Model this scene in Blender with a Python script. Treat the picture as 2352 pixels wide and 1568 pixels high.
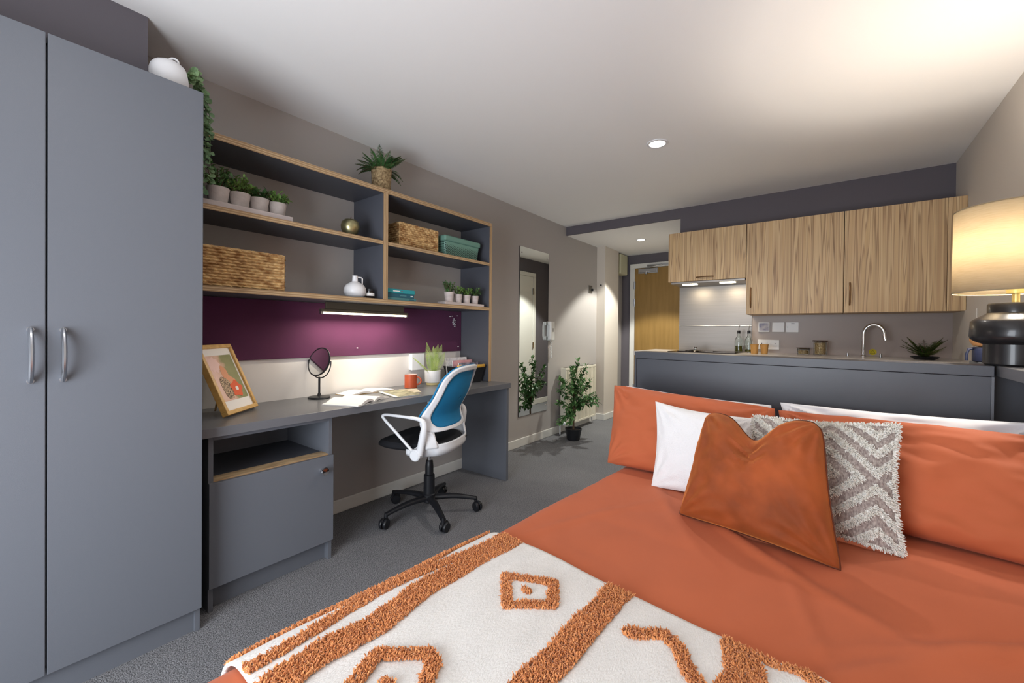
import bpy, bmesh, math, random
from mathutils import Vector, Matrix, Quaternion, noise
from math import sin, cos, pi, radians as R, exp, sqrt
random.seed(7)
SC = bpy.context.scene
for o in list(bpy.data.objects): bpy.data.objects.remove(o)
COL = SC.collection

# ------------------------------------------------------------------ camera
def setup_camera():
    f, yaw, pt, rl, sy = 957.01, R(37.276), R(-0.4162), R(0.5175), -15.75
    fw = Vector((-sin(yaw)*cos(pt), cos(yaw)*cos(pt), sin(pt)))
    rt = Vector((cos(yaw), sin(yaw), 0)); up = rt.cross(fw)
    r2 = rt*cos(rl)+up*sin(rl); u2 = -rt*sin(rl)+up*cos(rl)
    cd = bpy.data.cameras.new('camera'); cam = bpy.data.objects.new('camera', cd); COL.objects.link(cam)
    m = Matrix((r2, u2, -fw)).transposed().to_4x4(); m.translation = Vector((2.48, 0, 1.1635))
    cam.matrix_world = m
    cd.sensor_width = 36; cd.lens = f*36/2352; cd.shift_y = sy/2352; cd.clip_start = .02; cd.clip_end = 50
    SC.camera = cam
setup_camera()
# ------------------------------------------------------------------ world, view
w = bpy.data.worlds.new('world'); SC.world = w; w.use_nodes = True
w.node_tree.nodes['Background'].inputs[0].default_value = (.62, .72, .9, 1)
w.node_tree.nodes['Background'].inputs[1].default_value = .6
vs = SC.view_settings
vs.view_transform = 'Standard'; vs.look = 'None'; vs.exposure = 0.2; vs.gamma = 1; vs.use_curve_mapping = False
# ------------------------------------------------------------------ daylight + ceiling lights + added fill
def light(name, kind, loc, power, color, rot=(0, 0, 0), **kw):
    d = bpy.data.lights.new(name, kind); d.energy = power; d.color = color
    for k, v in kw.items(): setattr(d, k, v)
    o = bpy.data.objects.new(name, d); COL.objects.link(o); o.location = loc; o.rotation_euler = rot
    return o
light('daylight_window', 'AREA', (1.6, -1.03, .95), 70, (.87, .93, 1), (R(95), 0, R(8)), shape='RECTANGLE', size=1.3, size_y=1.4)
light('downlight_main', 'SPOT', (1.573, 2.738, 2.385), 48, (1, .93, .86), (0, 0, 0), spot_size=R(150), spot_blend=.8, shadow_soft_size=.05)
light('fill_spot_front', 'SPOT', (1.35, 0.2, 2.385), 8, (1, .95, .9), (0, 0, 0), spot_size=R(150), spot_blend=.8, shadow_soft_size=.05)  # added fill spot, unseen and without a ceiling fitting
light('downlight_hall', 'SPOT', (.64, 4.998, 2.285), 130, (1, 1, .92), (0, 0, 0), spot_size=R(100), spot_blend=.25, shadow_soft_size=.04)

# ------------------------------------------------------------------ material helpers
def srgb(c):
    return tuple(((x/255)/12.92 if x/255 <= .04045 else ((x/255+.055)/1.055)**2.4) for x in c)+(1,)
MATS = {}
def mat(name, rgb, rough=.6, metal=0, noise_amt=0, noise_scale=20, bump=0, bump_scale=200, spec=.5, sheen=0, coat=0, trans=0, ior=1.45, emit=None, estr=0, stretch=None, rgb2=None, detail=4):
    if name in MATS: return MATS[name]
    m = bpy.data.materials.new(name); m.use_nodes = True; nt = m.node_tree; b = nt.nodes['Principled BSDF']
    b.inputs['Base Color'].default_value = srgb(rgb); b.inputs['Roughness'].default_value = rough
    b.inputs['Metallic'].default_value = metal; b.inputs['Specular IOR Level'].default_value = spec
    b.inputs['Sheen Weight'].default_value = sheen; b.inputs['Coat Weight'].default_value = coat
    b.inputs['Transmission Weight'].default_value = trans; b.inputs['IOR'].default_value = ior
    if emit: b.inputs['Emission Color'].default_value = emit+(1,); b.inputs['Emission Strength'].default_value = estr
    tc = nt.nodes.new('ShaderNodeTexCoord'); mp = nt.nodes.new('ShaderNodeMapping'); nt.links.new(tc.outputs['Object'], mp.inputs[0])
    if stretch: mp.inputs['Scale'].default_value = stretch
    if noise_amt or rgb2:
        n = nt.nodes.new('ShaderNodeTexNoise'); n.inputs['Scale'].default_value = noise_scale; n.inputs['Detail'].default_value = detail
        nt.links.new(mp.outputs[0], n.inputs['Vector'])
        r = nt.nodes.new('ShaderNodeValToRGB'); nt.links.new(n.outputs['Fac'], r.inputs[0])
        c = srgb(rgb)
        c2 = srgb(rgb2) if rgb2 else tuple(min(1, x*(1+noise_amt)) for x in c[:3])+(1,)
        c1 = c if rgb2 else tuple(x*(1-noise_amt) for x in c[:3])+(1,)
        r.color_ramp.elements[0].color = c1; r.color_ramp.elements[0].position = .35
        r.color_ramp.elements[1].color = c2; r.color_ramp.elements[1].position = .65
        nt.links.new(r.outputs[0], b.inputs['Base Color'])
    if bump:
        n2 = nt.nodes.new('ShaderNodeTexNoise'); n2.inputs['Scale'].default_value = bump_scale; n2.inputs['Detail'].default_value = 3
        nt.links.new(mp.outputs[0], n2.inputs['Vector'])
        bp = nt.nodes.new('ShaderNodeBump'); bp.inputs['Strength'].default_value = bump; bp.inputs['Distance'].default_value = .002
        nt.links.new(n2.outputs['Fac'], bp.inputs['Height']); nt.links.new(bp.outputs[0], b.inputs['Normal'])
    MATS[name] = m
    return m
def wave_mat(name, c1, c2, direction, scale, distort, rough, ramp=None, dscale=1.5, stretch=(1, 1, 1), bump=0, detail=2):
    m = mat(name, c1, rough); nt = m.node_tree; b = nt.nodes['Principled BSDF']
    mp = [n for n in nt.nodes if n.type == 'MAPPING'][0]; mp.inputs['Scale'].default_value = stretch
    wv = nt.nodes.new('ShaderNodeTexWave'); wv.wave_type = 'BANDS'; wv.bands_direction = direction
    wv.inputs['Scale'].default_value = scale; wv.inputs['Distortion'].default_value = distort
    wv.inputs['Detail'].default_value = detail; wv.inputs['Detail Scale'].default_value = dscale
    nt.links.new(mp.outputs[0], wv.inputs['Vector'])
    r = nt.nodes.new('ShaderNodeValToRGB'); nt.links.new(wv.outputs['Fac'], r.inputs[0])
    el = r.color_ramp.elements; el[0].color = srgb(c1); el[1].color = srgb(c2)
    for p, c in (ramp or []): e = el.new(p); e.color = srgb(c)
    nt.links.new(r.outputs[0], b.inputs['Base Color'])
    if bump:
        bp = nt.nodes.new('ShaderNodeBump'); bp.inputs['Strength'].default_value = bump; bp.inputs['Distance'].default_value = .003
        nt.links.new(wv.outputs['Fac'], bp.inputs['Height']); nt.links.new(bp.outputs[0], b.inputs['Normal'])
    return m

M = {}
M['wall'] = mat('greige_wall_paint', (176, 170, 166), .85, bump=.15, bump_scale=300)
M['wall_r'] = mat('light_wall_paint', (216, 207, 196), .85, bump=.15, bump_scale=300)
M['accent'] = mat('dark_plum_grey_paint', (100, 95, 101), .85, bump=.15, bump_scale=300)
M['ceil'] = mat('ceiling_paint', (250, 248, 246), .9, bump=.1, bump_scale=300)
M['white_trim'] = mat('white_gloss_trim', (226, 224, 218), .4)
M['lam'] = mat('grey_laminate', (100, 103, 110), .42, bump=.12, bump_scale=900)
M['lam_dark'] = mat('slate_laminate', (82, 84, 92), .45, bump=.12, bump_scale=900)
M['lam_panel'] = mat('slate_partition_laminate', (72, 74, 81), .38, bump=.12, bump_scale=900)
M['desk'] = mat('grey_desk_laminate', (104, 105, 109), .28, bump=.1, bump_scale=900)
M['black_gap'] = mat('black_gap', (12, 12, 16), .8)
M['chrome'] = mat('chrome', (225, 225, 228), .12, 1)
M['satin'] = mat('satin_steel', (185, 187, 192), .3, 1)
M['blackp'] = mat('black_plastic', (26, 27, 31), .42)
M['blackf'] = mat('black_fabric', (24, 25, 30), .85, bump=.5, bump_scale=900)
M['whitep'] = mat('white_plastic', (236, 237, 240), .3)
M['ply_h'] = wave_mat('plywood_edge_horizontal', (176, 142, 104), (206, 178, 138), 'Z', 30, 1.2, .55, [(.3, (134, 106, 76))], stretch=(1, .25, 1))
M['ply_v'] = wave_mat('plywood_edge_vertical', (176, 142, 104), (206, 178, 138), 'Y', 30, 1.2, .55, [(.3, (134, 106, 76))], stretch=(1, 1, .25))
M['oak'] = mat('oak_door_veneer', (138, 106, 52), .5, rgb2=(152, 118, 62), noise_scale=7, stretch=(3, 3, .25), detail=6)
M['frame_oak'] = mat('honey_oak_frame', (196, 152, 84), .45, rgb2=(214, 172, 102), noise_scale=14, stretch=(3, 3, 1))
M['soil'] = mat('dark_soil', (40, 30, 24), .95, noise_amt=.5, noise_scale=60, bump=1, bump_scale=80)
M['concrete'] = mat('pale_concrete', (196, 187, 182), .9, noise_amt=.16, noise_scale=14, bump=.6, bump_scale=80)
M['whitewash'] = mat('whitewashed_wood', (196, 184, 180), .7, noise_amt=.12, noise_scale=10, stretch=(4, .6, 4), bump=.3)
M['wicker'] = mat('water_hyacinth', (150, 106, 60), .75, rgb2=(226, 190, 134), noise_scale=30, stretch=(1, .8, 1.3), bump=.6, bump_scale=150)
M['wicker_d'] = mat('seagrass', (122, 98, 68), .8, rgb2=(186, 162, 122), noise_scale=80, bump=.6, bump_scale=150)
M['terra'] = mat('terracotta_cotton', (187, 96, 58), .8, sheen=.05, noise_amt=.05, noise_scale=3, bump=.12, bump_scale=1200)
M['velvet'] = mat('rust_velvet', (142, 66, 24), .8, sheen=.7, noise_amt=.26, noise_scale=8, bump=.1, bump_scale=700)
M['velvet'].node_tree.nodes['Principled BSDF'].inputs['Sheen Tint'].default_value = srgb((240, 150, 80))
M['piping'] = mat('rust_piping', (92, 40, 16), .7)
M['white_cotton'] = mat('white_cotton', (230, 230, 234), .85, sheen=.2, bump=.1, bump_scale=900)
M['boucle'] = mat('white_boucle', (236, 235, 236), .95, sheen=.4, bump=1, bump_scale=260)
M['throw'] = mat('ivory_woven_cotton', (226, 223, 219), .95, bump=.9, bump_scale=420, noise_amt=.03, noise_scale=30, stretch=(1, .35, 1))
M['tuft'] = mat('burnt_orange_tufting', (196, 120, 66), .9, rgb2=(224, 152, 94), noise_scale=120, sheen=.3)
M['tuft_w'] = mat('ivory_tufting', (226, 220, 208), .95, rgb2=(240, 238, 232), noise_scale=90, sheen=.3)
M['knit'] = mat('grey_knit', (182, 170, 162), .95, rgb2=(128, 114, 110), noise_scale=220, stretch=(1, 1, .4), bump=1, bump_scale=300)
M['pin'] = mat('plum_pinboard_felt', (84, 30, 70), .8, sheen=.15, noise_amt=.06, noise_scale=4, bump=.2, bump_scale=800)
M['mirror'] = mat('mirror_glass', (235, 238, 236), .01, 1)
M['leaf'] = mat('leaf_green', (84, 124, 62), .5, rgb2=(132, 168, 86), noise_scale=9)
M['leaf_d'] = mat('deep_leaf_green', (52, 90, 48), .45, rgb2=(92, 134, 74), noise_scale=9)
M['leaf_fern'] = mat('fern_green', (46, 84, 44), .55, rgb2=(84, 130, 72), noise_scale=15)
M['leaf_palm'] = mat('pale_palm_green', (132, 158, 74), .55, rgb2=(176, 190, 112), noise_scale=14)
M['leaf_euc'] = mat('eucalyptus_green', (92, 124, 88), .6, rgb2=(122, 150, 104), noise_scale=12)
M['stem'] = mat('brown_stem', (88, 68, 48), .8, noise_amt=.2, noise_scale=40)
M['ceramic'] = mat('white_ceramic', (232, 231, 232), .35)
M['steel'] = mat('brushed_steel', (150, 144, 138), .42, 1, noise_amt=.06, noise_scale=30, stretch=(.1, 1, 12))
M['glass'] = mat('clear_glass', (245, 250, 248), .02, trans=1, ior=1.45)
M['oil'] = mat('olive_oil', (120, 118, 30), .1, trans=.4)
M['bamboo'] = mat('bamboo_wood', (196, 148, 84), .5, noise_amt=.12, noise_scale=10, stretch=(2, 2, .4))
M['darkwood'] = mat('dark_wood_lid', (70, 44, 28), .5, noise_amt=.2, noise_scale=12)
M['worktop'] = mat('pale_stone_worktop', (196, 190, 184), .25, noise_amt=.05, noise_scale=80)
M['greigesplash'] = mat('greige_splash_panel', (172, 160, 155), .35)
M['lamp_blk'] = mat('matt_black_ceramic', (34, 33, 35), .33, coat=.2)
M['brass'] = mat('pale_brass', (214, 196, 130), .35, .6)
M['bulb'] = mat('lit_bulb', (255, 240, 200), .5, emit=(1, .82, .55), estr=30)
M['led'] = mat('lit_led_diffuser', (255, 250, 240), .5, emit=(1, .94, .86), estr=14)
M['led_warm'] = mat('lit_warm_diffuser', (255, 244, 214), .5, emit=(1, .9, .62), estr=9)
M['paper'] = mat('white_paper', (240, 236, 232), .8)
M['mug'] = mat('rust_stoneware', (176, 78, 44), .45, noise_amt=.1, noise_scale=18)
M['mugin'] = mat('pale_pink_glaze', (240, 214, 206), .3)
M['navy'] = mat('navy_enamel', (34, 40, 66), .5)
M['tan'] = mat('tan_wood', (206, 146, 92), .5, noise_amt=.06, noise_scale=6)
M['beigebox'] = mat('aged_cream_plastic', (202, 198, 166), .5)
M['rad'] = mat('radiator_enamel', (232, 226, 208), .4)
M['phone'] = mat('white_handset_plastic', (228, 228, 226), .35)
M['greenbox'] = mat('sage_green_plastic', (108, 148, 134), .4)
M['blue'] = mat('blue_mesh_fabric', (20, 122, 172), .7, bump=.4, bump_scale=900)
M['gold'] = mat('antique_gold', (176, 168, 126), .34, .9, noise_amt=.25, noise_scale=22)
M['darkglass'] = mat('dark_amber_glass', (28, 18, 16), .12)
M['yellow'] = mat('yellow_sticker', (206, 190, 40), .6)
M['yellowwood'] = mat('yellow_bent_wood', (214, 164, 60), .45, noise_amt=.06, noise_scale=10)

def carpet_mat():
    m = mat('grey_loop_carpet', (98, 98, 100), .95); nt = m.node_tree; b = nt.nodes['Principled BSDF']
    mp = [n for n in nt.nodes if n.type == 'MAPPING'][0]; mp.inputs['Scale'].default_value = (1, 1.6, 1)
    n = nt.nodes.new('ShaderNodeTexNoise'); n.inputs['Scale'].default_value = 170; n.inputs['Detail'].default_value = 5
    n3 = nt.nodes.new('ShaderNodeTexNoise'); n3.inputs['Scale'].default_value = 3; n3.inputs['Detail'].default_value = 2
    nt.links.new(mp.outputs[0], n.inputs['Vector']); nt.links.new(mp.outputs[0], n3.inputs['Vector'])
    r = nt.nodes.new('ShaderNodeValToRGB'); nt.links.new(n.outputs['Fac'], r.inputs[0])
    r.color_ramp.elements[0].position = .36; r.color_ramp.elements[0].color = srgb((76, 76, 79))
    r.color_ramp.elements[1].position = .64; r.color_ramp.elements[1].color = srgb((152, 152, 155))
    mx = nt.nodes.new('ShaderNodeMixRGB'); mx.blend_type = 'MULTIPLY'; mx.inputs[0].default_value = .25
    nt.links.new(r.outputs[0], mx.inputs[1]); nt.links.new(n3.outputs['Fac'], mx.inputs[2])
    nt.links.new(mx.outputs[0], b.inputs['Base Color'])
    bp = nt.nodes.new('ShaderNodeBump'); bp.inputs['Strength'].default_value = .8; bp.inputs['Distance'].default_value = .004
    nt.links.new(n.outputs['Fac'], bp.inputs['Height']); nt.links.new(bp.outputs[0], b.inputs['Normal'])
    return m
M['carpet'] = carpet_mat()
def zebrano():
    m = mat('zebrano_laminate', (176, 140, 98), .42); nt = m.node_tree; b = nt.nodes['Principled BSDF']
    tc = [n for n in nt.nodes if n.type == 'TEX_COORD'][0]
    def nz(scale, zs, detail, dist=0):
        mp = nt.nodes.new('ShaderNodeMapping'); mp.inputs['Scale'].default_value = (1, 1, zs); nt.links.new(tc.outputs['Object'], mp.inputs[0])
        n = nt.nodes.new('ShaderNodeTexNoise'); n.inputs['Scale'].default_value = scale; n.inputs['Detail'].default_value = detail; n.inputs['Distortion'].default_value = dist
        nt.links.new(mp.outputs[0], n.inputs['Vector']); return n
    n = nz(13, .022, 3); r = nt.nodes.new('ShaderNodeValToRGB'); nt.links.new(n.outputs['Fac'], r.inputs[0]); el = r.color_ramp.elements
    base = [(.30, (178, 146, 108)), (.38, (196, 166, 124)), (.405, (150, 118, 84)), (.418, (202, 172, 130)), (.45, (206, 176, 134)), (.462, (146, 114, 82)), (.472, (192, 160, 118)), (.51, (200, 168, 124)), (.522, (158, 126, 92)), (.532, (208, 180, 138)), (.57, (186, 154, 114)), (.582, (142, 110, 78)), (.594, (204, 174, 132)), (.64, (196, 164, 122)), (.70, (172, 140, 102))]
    el[0].position = base[0][0]; el[0].color = srgb(base[0][1]); el[1].position = base[-1][0]; el[1].color = srgb(base[-1][1])
    for p, c in base[1:-1]: e = el.new(p); e.color = srgb(c)
    n2 = nz(60, .02, 4); mx = nt.nodes.new('ShaderNodeMixRGB'); mx.blend_type = 'OVERLAY'; mx.inputs[0].default_value = .35
    nt.links.new(r.outputs[0], mx.inputs[1]); nt.links.new(n2.outputs['Fac'], mx.inputs[2]); nt.links.new(mx.outputs[0], b.inputs['Base Color'])
    return m
M['zeb'] = zebrano()
def shade_mat():
    m = bpy.data.materials.new('linen_lampshade'); m.use_nodes = True; nt = m.node_tree; nt.nodes.clear()
    out = nt.nodes.new('ShaderNodeOutputMaterial'); d = nt.nodes.new('ShaderNodeBsdfDiffuse'); t = nt.nodes.new('ShaderNodeBsdfTranslucent'); mx = nt.nodes.new('ShaderNodeMixShader')
    tc = nt.nodes.new('ShaderNodeTexCoord'); mp = nt.nodes.new('ShaderNodeMapping'); mp.inputs['Scale'].default_value = (1, 1, 12)
    n = nt.nodes.new('ShaderNodeTexNoise'); n.inputs['Scale'].default_value = 26; n.inputs['Detail'].default_value = 6
    r = nt.nodes.new('ShaderNodeValToRGB'); r.color_ramp.elements[0].color = srgb((186, 173, 148)); r.color_ramp.elements[1].color = srgb((193, 181, 158))
    r.color_ramp.elements[0].position = .3; r.color_ramp.elements[1].position = .6
    nt.links.new(tc.outputs['Object'], mp.inputs[0]); nt.links.new(mp.outputs[0], n.inputs['Vector']); nt.links.new(n.outputs['Fac'], r.inputs[0])
    nt.links.new(r.outputs[0], d.inputs[0]); nt.links.new(r.outputs[0], t.inputs[0]); mx.inputs[0].default_value = .40
    nt.links.new(d.outputs[0], mx.inputs[1]); nt.links.new(t.outputs[0], mx.inputs[2]); nt.links.new(mx.outputs[0], out.inputs[0])
    return m
M['shade'] = shade_mat()
def holes_mat():
    m = mat('perforated_sage_plastic', (108, 148, 134), .4); nt = m.node_tree; b = nt.nodes['Principled BSDF']
    mp = [n for n in nt.nodes if n.type == 'MAPPING'][0]; mp.inputs['Rotation'].default_value = (R(45), 0, 0)
    v = nt.nodes.new('ShaderNodeTexVoronoi'); v.inputs['Scale'].default_value = 85; v.inputs['Randomness'].default_value = 0
    nt.links.new(mp.outputs[0], v.inputs['Vector'])
    r = nt.nodes.new('ShaderNodeValToRGB'); r.color_ramp.interpolation = 'CONSTANT'
    r.color_ramp.elements[0].color = srgb((40, 60, 56)); r.color_ramp.elements[1].color = srgb((108, 148, 134)); r.color_ramp.elements[1].position = .42
    nt.links.new(v.outputs['Distance'], r.inputs[0]); nt.links.new(r.outputs[0], b.inputs['Base Color'])
    return m
M['holes'] = holes_mat()

# ------------------------------------------------------------------ mesh helpers
class MB:
    def __init__(s): s.v = []; s.f = []
    def add(s, vs_, fs):
        n = len(s.v); s.v += [tuple(v) for v in vs_]; s.f += [tuple(i+n for i in f) for f in fs]; return s
    def box(s, x0, y0, z0, x1, y1, z1):
        return s.add([(x0, y0, z0), (x1, y0, z0), (x1, y1, z0), (x0, y1, z0), (x0, y0, z1), (x1, y0, z1), (x1, y1, z1), (x0, y1, z1)],
                     [(0, 3, 2, 1), (4, 5, 6, 7), (0, 1, 5, 4), (1, 2, 6, 5), (2, 3, 7, 6), (3, 0, 4, 7)])
    def lathe(s, prof, c=(0, 0, 0), n=40, axis='z', caps=True):
        vs_ = []; fs = []
        for r, z in prof:
            for i in range(n):
                a = 2*pi*i/n
                p = (r*cos(a), r*sin(a), z)
                if axis == 'x': p = (z, r*cos(a), r*sin(a))
                if axis == 'y': p = (r*sin(a), z, r*cos(a))
                vs_.append((p[0]+c[0], p[1]+c[1], p[2]+c[2]))
        for k in range(len(prof)-1):
            for i in range(n):
                j = (i+1) % n; fs.append((k*n+i, k*n+j, (k+1)*n+j, (k+1)*n+i))
        if caps:
            if prof[0][0] > 1e-5: fs.append(tuple(reversed(range(n))))
            if prof[-1][0] > 1e-5: fs.append(tuple(range((len(prof)-1)*n, len(prof)*n)))
        return s.add(vs_, fs)
    def tube(s, pts, r, n=10, flat=1.0, closed=False):
        pts = [Vector(p) for p in pts]; vs_ = []; fs = []; m = len(pts); nrm = None
        for k, p in enumerate(pts):
            if closed: t = (pts[(k+1) % m]-pts[k-1])
            else: t = pts[min(k+1, m-1)]-pts[max(k-1, 0)]
            t.normalize()
            if nrm is None: nrm = t.cross(Vector((0, 0, 1)) if abs(t.z) < .9 else Vector((0, 1, 0))).normalized()
            nrm = (nrm-t*nrm.dot(t)).normalized(); b = t.cross(nrm)
            rr = r(k/(m-1)) if callable(r) else r
            for i in range(n):
                a = 2*pi*i/n; vs_.append(p+nrm*cos(a)*rr+b*sin(a)*rr*flat)
        for k in range(m if closed else m-1):
            k2 = (k+1) % m
            for i in range(n):
                j = (i+1) % n; fs.append((k*n+i, k*n+j, k2*n+j, k2*n+i))
        if not closed: fs += [tuple(reversed(range(n))), tuple(range((m-1)*n, m*n))]
        return s.add(vs_, fs)
    def grid(s, fn, nu, nv, wrap_u=False):
        vs_ = []; fs = []
        for j in range(nv+1):
            for i in range(nu if wrap_u else nu+1): vs_.append(fn(i/nu, j/nv))
        w_ = nu if wrap_u else nu+1
        for j in range(nv):
            for i in range(nu):
                i2 = (i+1) % w_; fs.append((j*w_+i, j*w_+i2, (j+1)*w_+i2, (j+1)*w_+i))
        return s.add(vs_, fs)
    def prism(s, pts, ax, a0, a1):
        n = len(pts)
        def P(p, a):
            return {'x': (a, p[0], p[1]), 'y': (p[0], a, p[1]), 'z': (p[0], p[1], a)}[ax]
        vs_ = [P(p, a0) for p in pts]+[P(p, a1) for p in pts]
        return s.add(vs_, [tuple(range(n)), tuple(reversed(range(n, 2*n)))]+[(i, i+n, (i+1) % n+n, (i+1) % n) for i in range(n)])
    def build(s, name, m, parent=None, bevel=0, smooth=False, loc=None, rot=None, solid=0, sub=0, recalc=True, segs=2):
        me = bpy.data.meshes.new(name); me.from_pydata(s.v, [], s.f)
        if recalc:
            bm = bmesh.new(); bm.from_mesh(me); bmesh.ops.recalc_face_normals(bm, faces=bm.faces); bm.to_mesh(me); bm.free()
        me.materials.append(M[m] if isinstance(m, str) else m)
        if smooth: me.shade_smooth()
        o = bpy.data.objects.new(name, me); COL.objects.link(o)
        if parent: o.parent = parent
        if loc: o.location = loc
        if rot: o.rotation_euler = rot
        if solid: md = o.modifiers.new('solid', 'SOLIDIFY'); md.thickness = solid; md.offset = 0
        if bevel:
            md = o.modifiers.new('bevel', 'BEVEL'); md.width = bevel; md.segments = segs; md.limit_method = 'ANGLE'; md.angle_limit = R(40)
            md.harden_normals = False
        if sub: md = o.modifiers.new('sub', 'SUBSURF'); md.levels = sub; md.render_levels = sub
        if smooth:
            try: me.set_sharp_from_angle(angle=R(42))
            except Exception: pass
        return o
def tag(o, label, cat=None, group=None, kind=None):
    if label: o['label'] = label
    if cat: o['category'] = cat
    if group: o['group'] = group
    if kind: o['kind'] = kind
    return o
def thing(name, label, cat, loc=(0, 0, 0), rotz=0, group=None):
    o = bpy.data.objects.new(name, None); COL.objects.link(o); o.empty_display_size = .05
    o.location = loc; o.rotation_euler = (0, 0, rotz)
    return tag(o, label, cat, group)
def struct(o, label=None): o['kind'] = 'structure'; (label and tag(o, label)); return o
def bx(*a): return MB().box(*a)
def dup(root, loc, rotz=0, label=None, scale=None):
    r = root.copy(); COL.objects.link(r); r.location = loc; r.rotation_euler = (0, 0, rotz)
    if label: r['label'] = label
    if scale: r.scale = scale
    for ch in list(root.children):
        c = ch.copy(); COL.objects.link(c); c.parent = r
        for g in list(ch.children):
            d = g.copy(); COL.objects.link(d); d.parent = c
    return r

# ================================================================== ROOM SHELL
H = 2.4; XR = 3.19; YB = 4.2975; XO = 1.296; YH = 5.965; YF = -1.1; ZH = 2.3
struct(bx(-.1, YF-.1, -.1, XR+.1, YH+.1, 0).build('floor', 'carpet'), 'dark grey loop pile carpet covering the whole floor')
struct(bx(-.1, YF-.1, H, XR+.1, YB, H+.1).build('ceiling', 'ceil'), 'smooth off-white ceiling of the main room')
struct(bx(0, YB+.02, ZH, XO, YH, ZH+.099).build('ceiling', 'ceil'), 'lower white ceiling over the entrance lobby')
struct(bx(-.1, YF, 0, 0, YH, H).build('wall_left', 'wall'), 'greige painted wall behind the desk')
struct(bx(XR, YF, 0, XR+.1, YH, H).build('wall_right', 'wall_r'), 'pale wall at right behind the lamp')
struct(bx(XO, YB, 0, XR, YB+.1, H).build('wall_back', 'accent'), 'dark plum-grey wall behind the wall cupboards')
struct(bx(0, YB, ZH-.0005, XO, YB+.02, H).build('trim_1', 'accent'), 'dark plum-grey bulkhead over the lobby opening')
struct(bx(0, YH, 0, XR, YH+.1, H).build('wall_hall_end', 'accent'), 'dark wall around the oak entrance door')
struct(bx(XO, YB+.1, 0, XO+.1, YH, H).build('wall_hall_right', 'accent'), 'dark side wall of the lobby')
struct(bx(0, 5.12, 0, .118, 5.56, ZH).build('trim_2', 'wall_r'), 'boxed pipe column in the lobby')
struct(bx(0, YF, 2.075, .309, .442, H).build('trim_3', 'accent'), 'boxed bulkhead above the wardrobe')
# front wall with window
wf = MB().box(0, YF-.1, 0, 1.15, YF, H).box(2.55, YF-.1, 0, XR, YF, H).box(1.15, YF-.1, 0, 2.55, YF, .25).box(1.15, YF-.1, 1.75, 2.55, YF, H)
struct(wf.build('wall_front', 'wall_r'), 'pale wall with the window, behind the viewpoint')
wn = struct(MB().box(1.15, YF-.08, .25, 1.21, YF-.02, 1.75).box(2.49, YF-.08, .25, 2.55, YF-.02, 1.75).box(1.15, YF-.08, .25, 2.55, YF-.02, .31).box(1.15, YF-.08, 1.69, 2.55, YF-.02, 1.75).box(1.82, YF-.08, .3, 1.88, YF-.02, 1.70).build('window_1', 'white_trim', bevel=.004), 'white framed window')
# baseboards
def skirt(pts, name, label):
    # pts: list of (x0,y0,x1,y1) boxes
    m = MB()
    for (x0, y0, x1, y1) in pts: m.box(x0, y0, 0, x1, y1, .085)
    struct(m.build(name, 'white_trim', bevel=.006), label)
skirt([(0, 1.14, .015, 5.12), (0, 5.105, .133, 5.12), (.118, 5.12, .133, 5.575), (0, 5.56, .133, 5.575), (0, 5.575, .015, YH), (.015, YH-.015, .12, YH)], 'baseboard_left', 'white skirting board along the left wall')
skirt([(XO-.015, YB, XO, 4.55), (XO-.015, 5.52, XO, YH)], 'baseboard_hall', 'white skirting board in the lobby')

# entrance door
d1 = struct(MB().box(.137, YH-.03, 0, .207, YH-.0005, 2.1).box(.137, YH-.03, 2.1005, 1.25, YH-.0005, 2.165).box(1.18, YH-.03, 0, 1.25, YH, 2.1).build('door_1', 'white_trim', bevel=.003), 'white frame of the oak entrance door')
leaf = bx(.21, YH-.022, .005, 1.177, YH-.004, 2.098).build('door_leaf', 'oak', d1, bevel=.002); leaf['label'] = 'plain honey oak door leaf'
for z in (1.8, 1.55, .3):
    MB().box(.196, YH-.036, z, .222, YH-.022, z+.11).lathe([(.008, 0), (.008, .11)], (.209, YH-.037, z), 12).build('hinge', 'satin', d1)
dc = MB().box(.28, YH-.07, 2.035, .52, YH-.023, 2.08).box(.26, YH-.03, 2.02, .54, YH-.022, 2.09).lathe([(.016, -.03), (.016, .02)], (.38, YH-.045, 2.035), 16).build('door_closer', 'satin', d1, bevel=.003)
MB().tube([(.38, YH-.05, 2.09), (.62, YH-.10, 2.115)], .009, 6).tube([(.62, YH-.10, 2.115), (.4, YH-.045, 2.12)], .009, 6).box(.39, YH-.045, 2.115, .72, YH-.031, 2.14).build('closer_arm', 'satin', dc)
MB().tube([(1.1, YH-.022, 1.02), (1.1, YH-.07, 1.02), (.98, YH-.07, 1.02)], .01, 8).build('door_handle', 'satin', d1)
# bathroom door on the lobby side wall (seen in the mirror)
d2 = struct(MB().box(XO-.03, 4.56, 0, XO-.0005, 4.63, 2.03).box(XO-.03, 5.45, 0, XO-.0005, 5.52, 2.03).box(XO-.03, 4.56, 2.0305, XO-.0005, 5.52, 2.09).build('door_2', 'white_trim', bevel=.003), 'white side door of the lobby, seen in the wall mirror')
bx(XO-.022, 4.632, .005, XO-.002, 5.448, 2.028).build('door_leaf', 'white_trim', d2, bevel=.002)
for z in (1.75, .9, .25): MB().box(XO-.036, 5.43, z, XO-.02, 5.465, z+.1).build('hinge', 'satin', d2)
MB().tube([(XO-.022, 4.7, 1.02), (XO-.07, 4.7, 1.02), (XO-.07, 4.82, 1.02)], .01, 8).build('door_handle', 'satin', d2)

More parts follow.
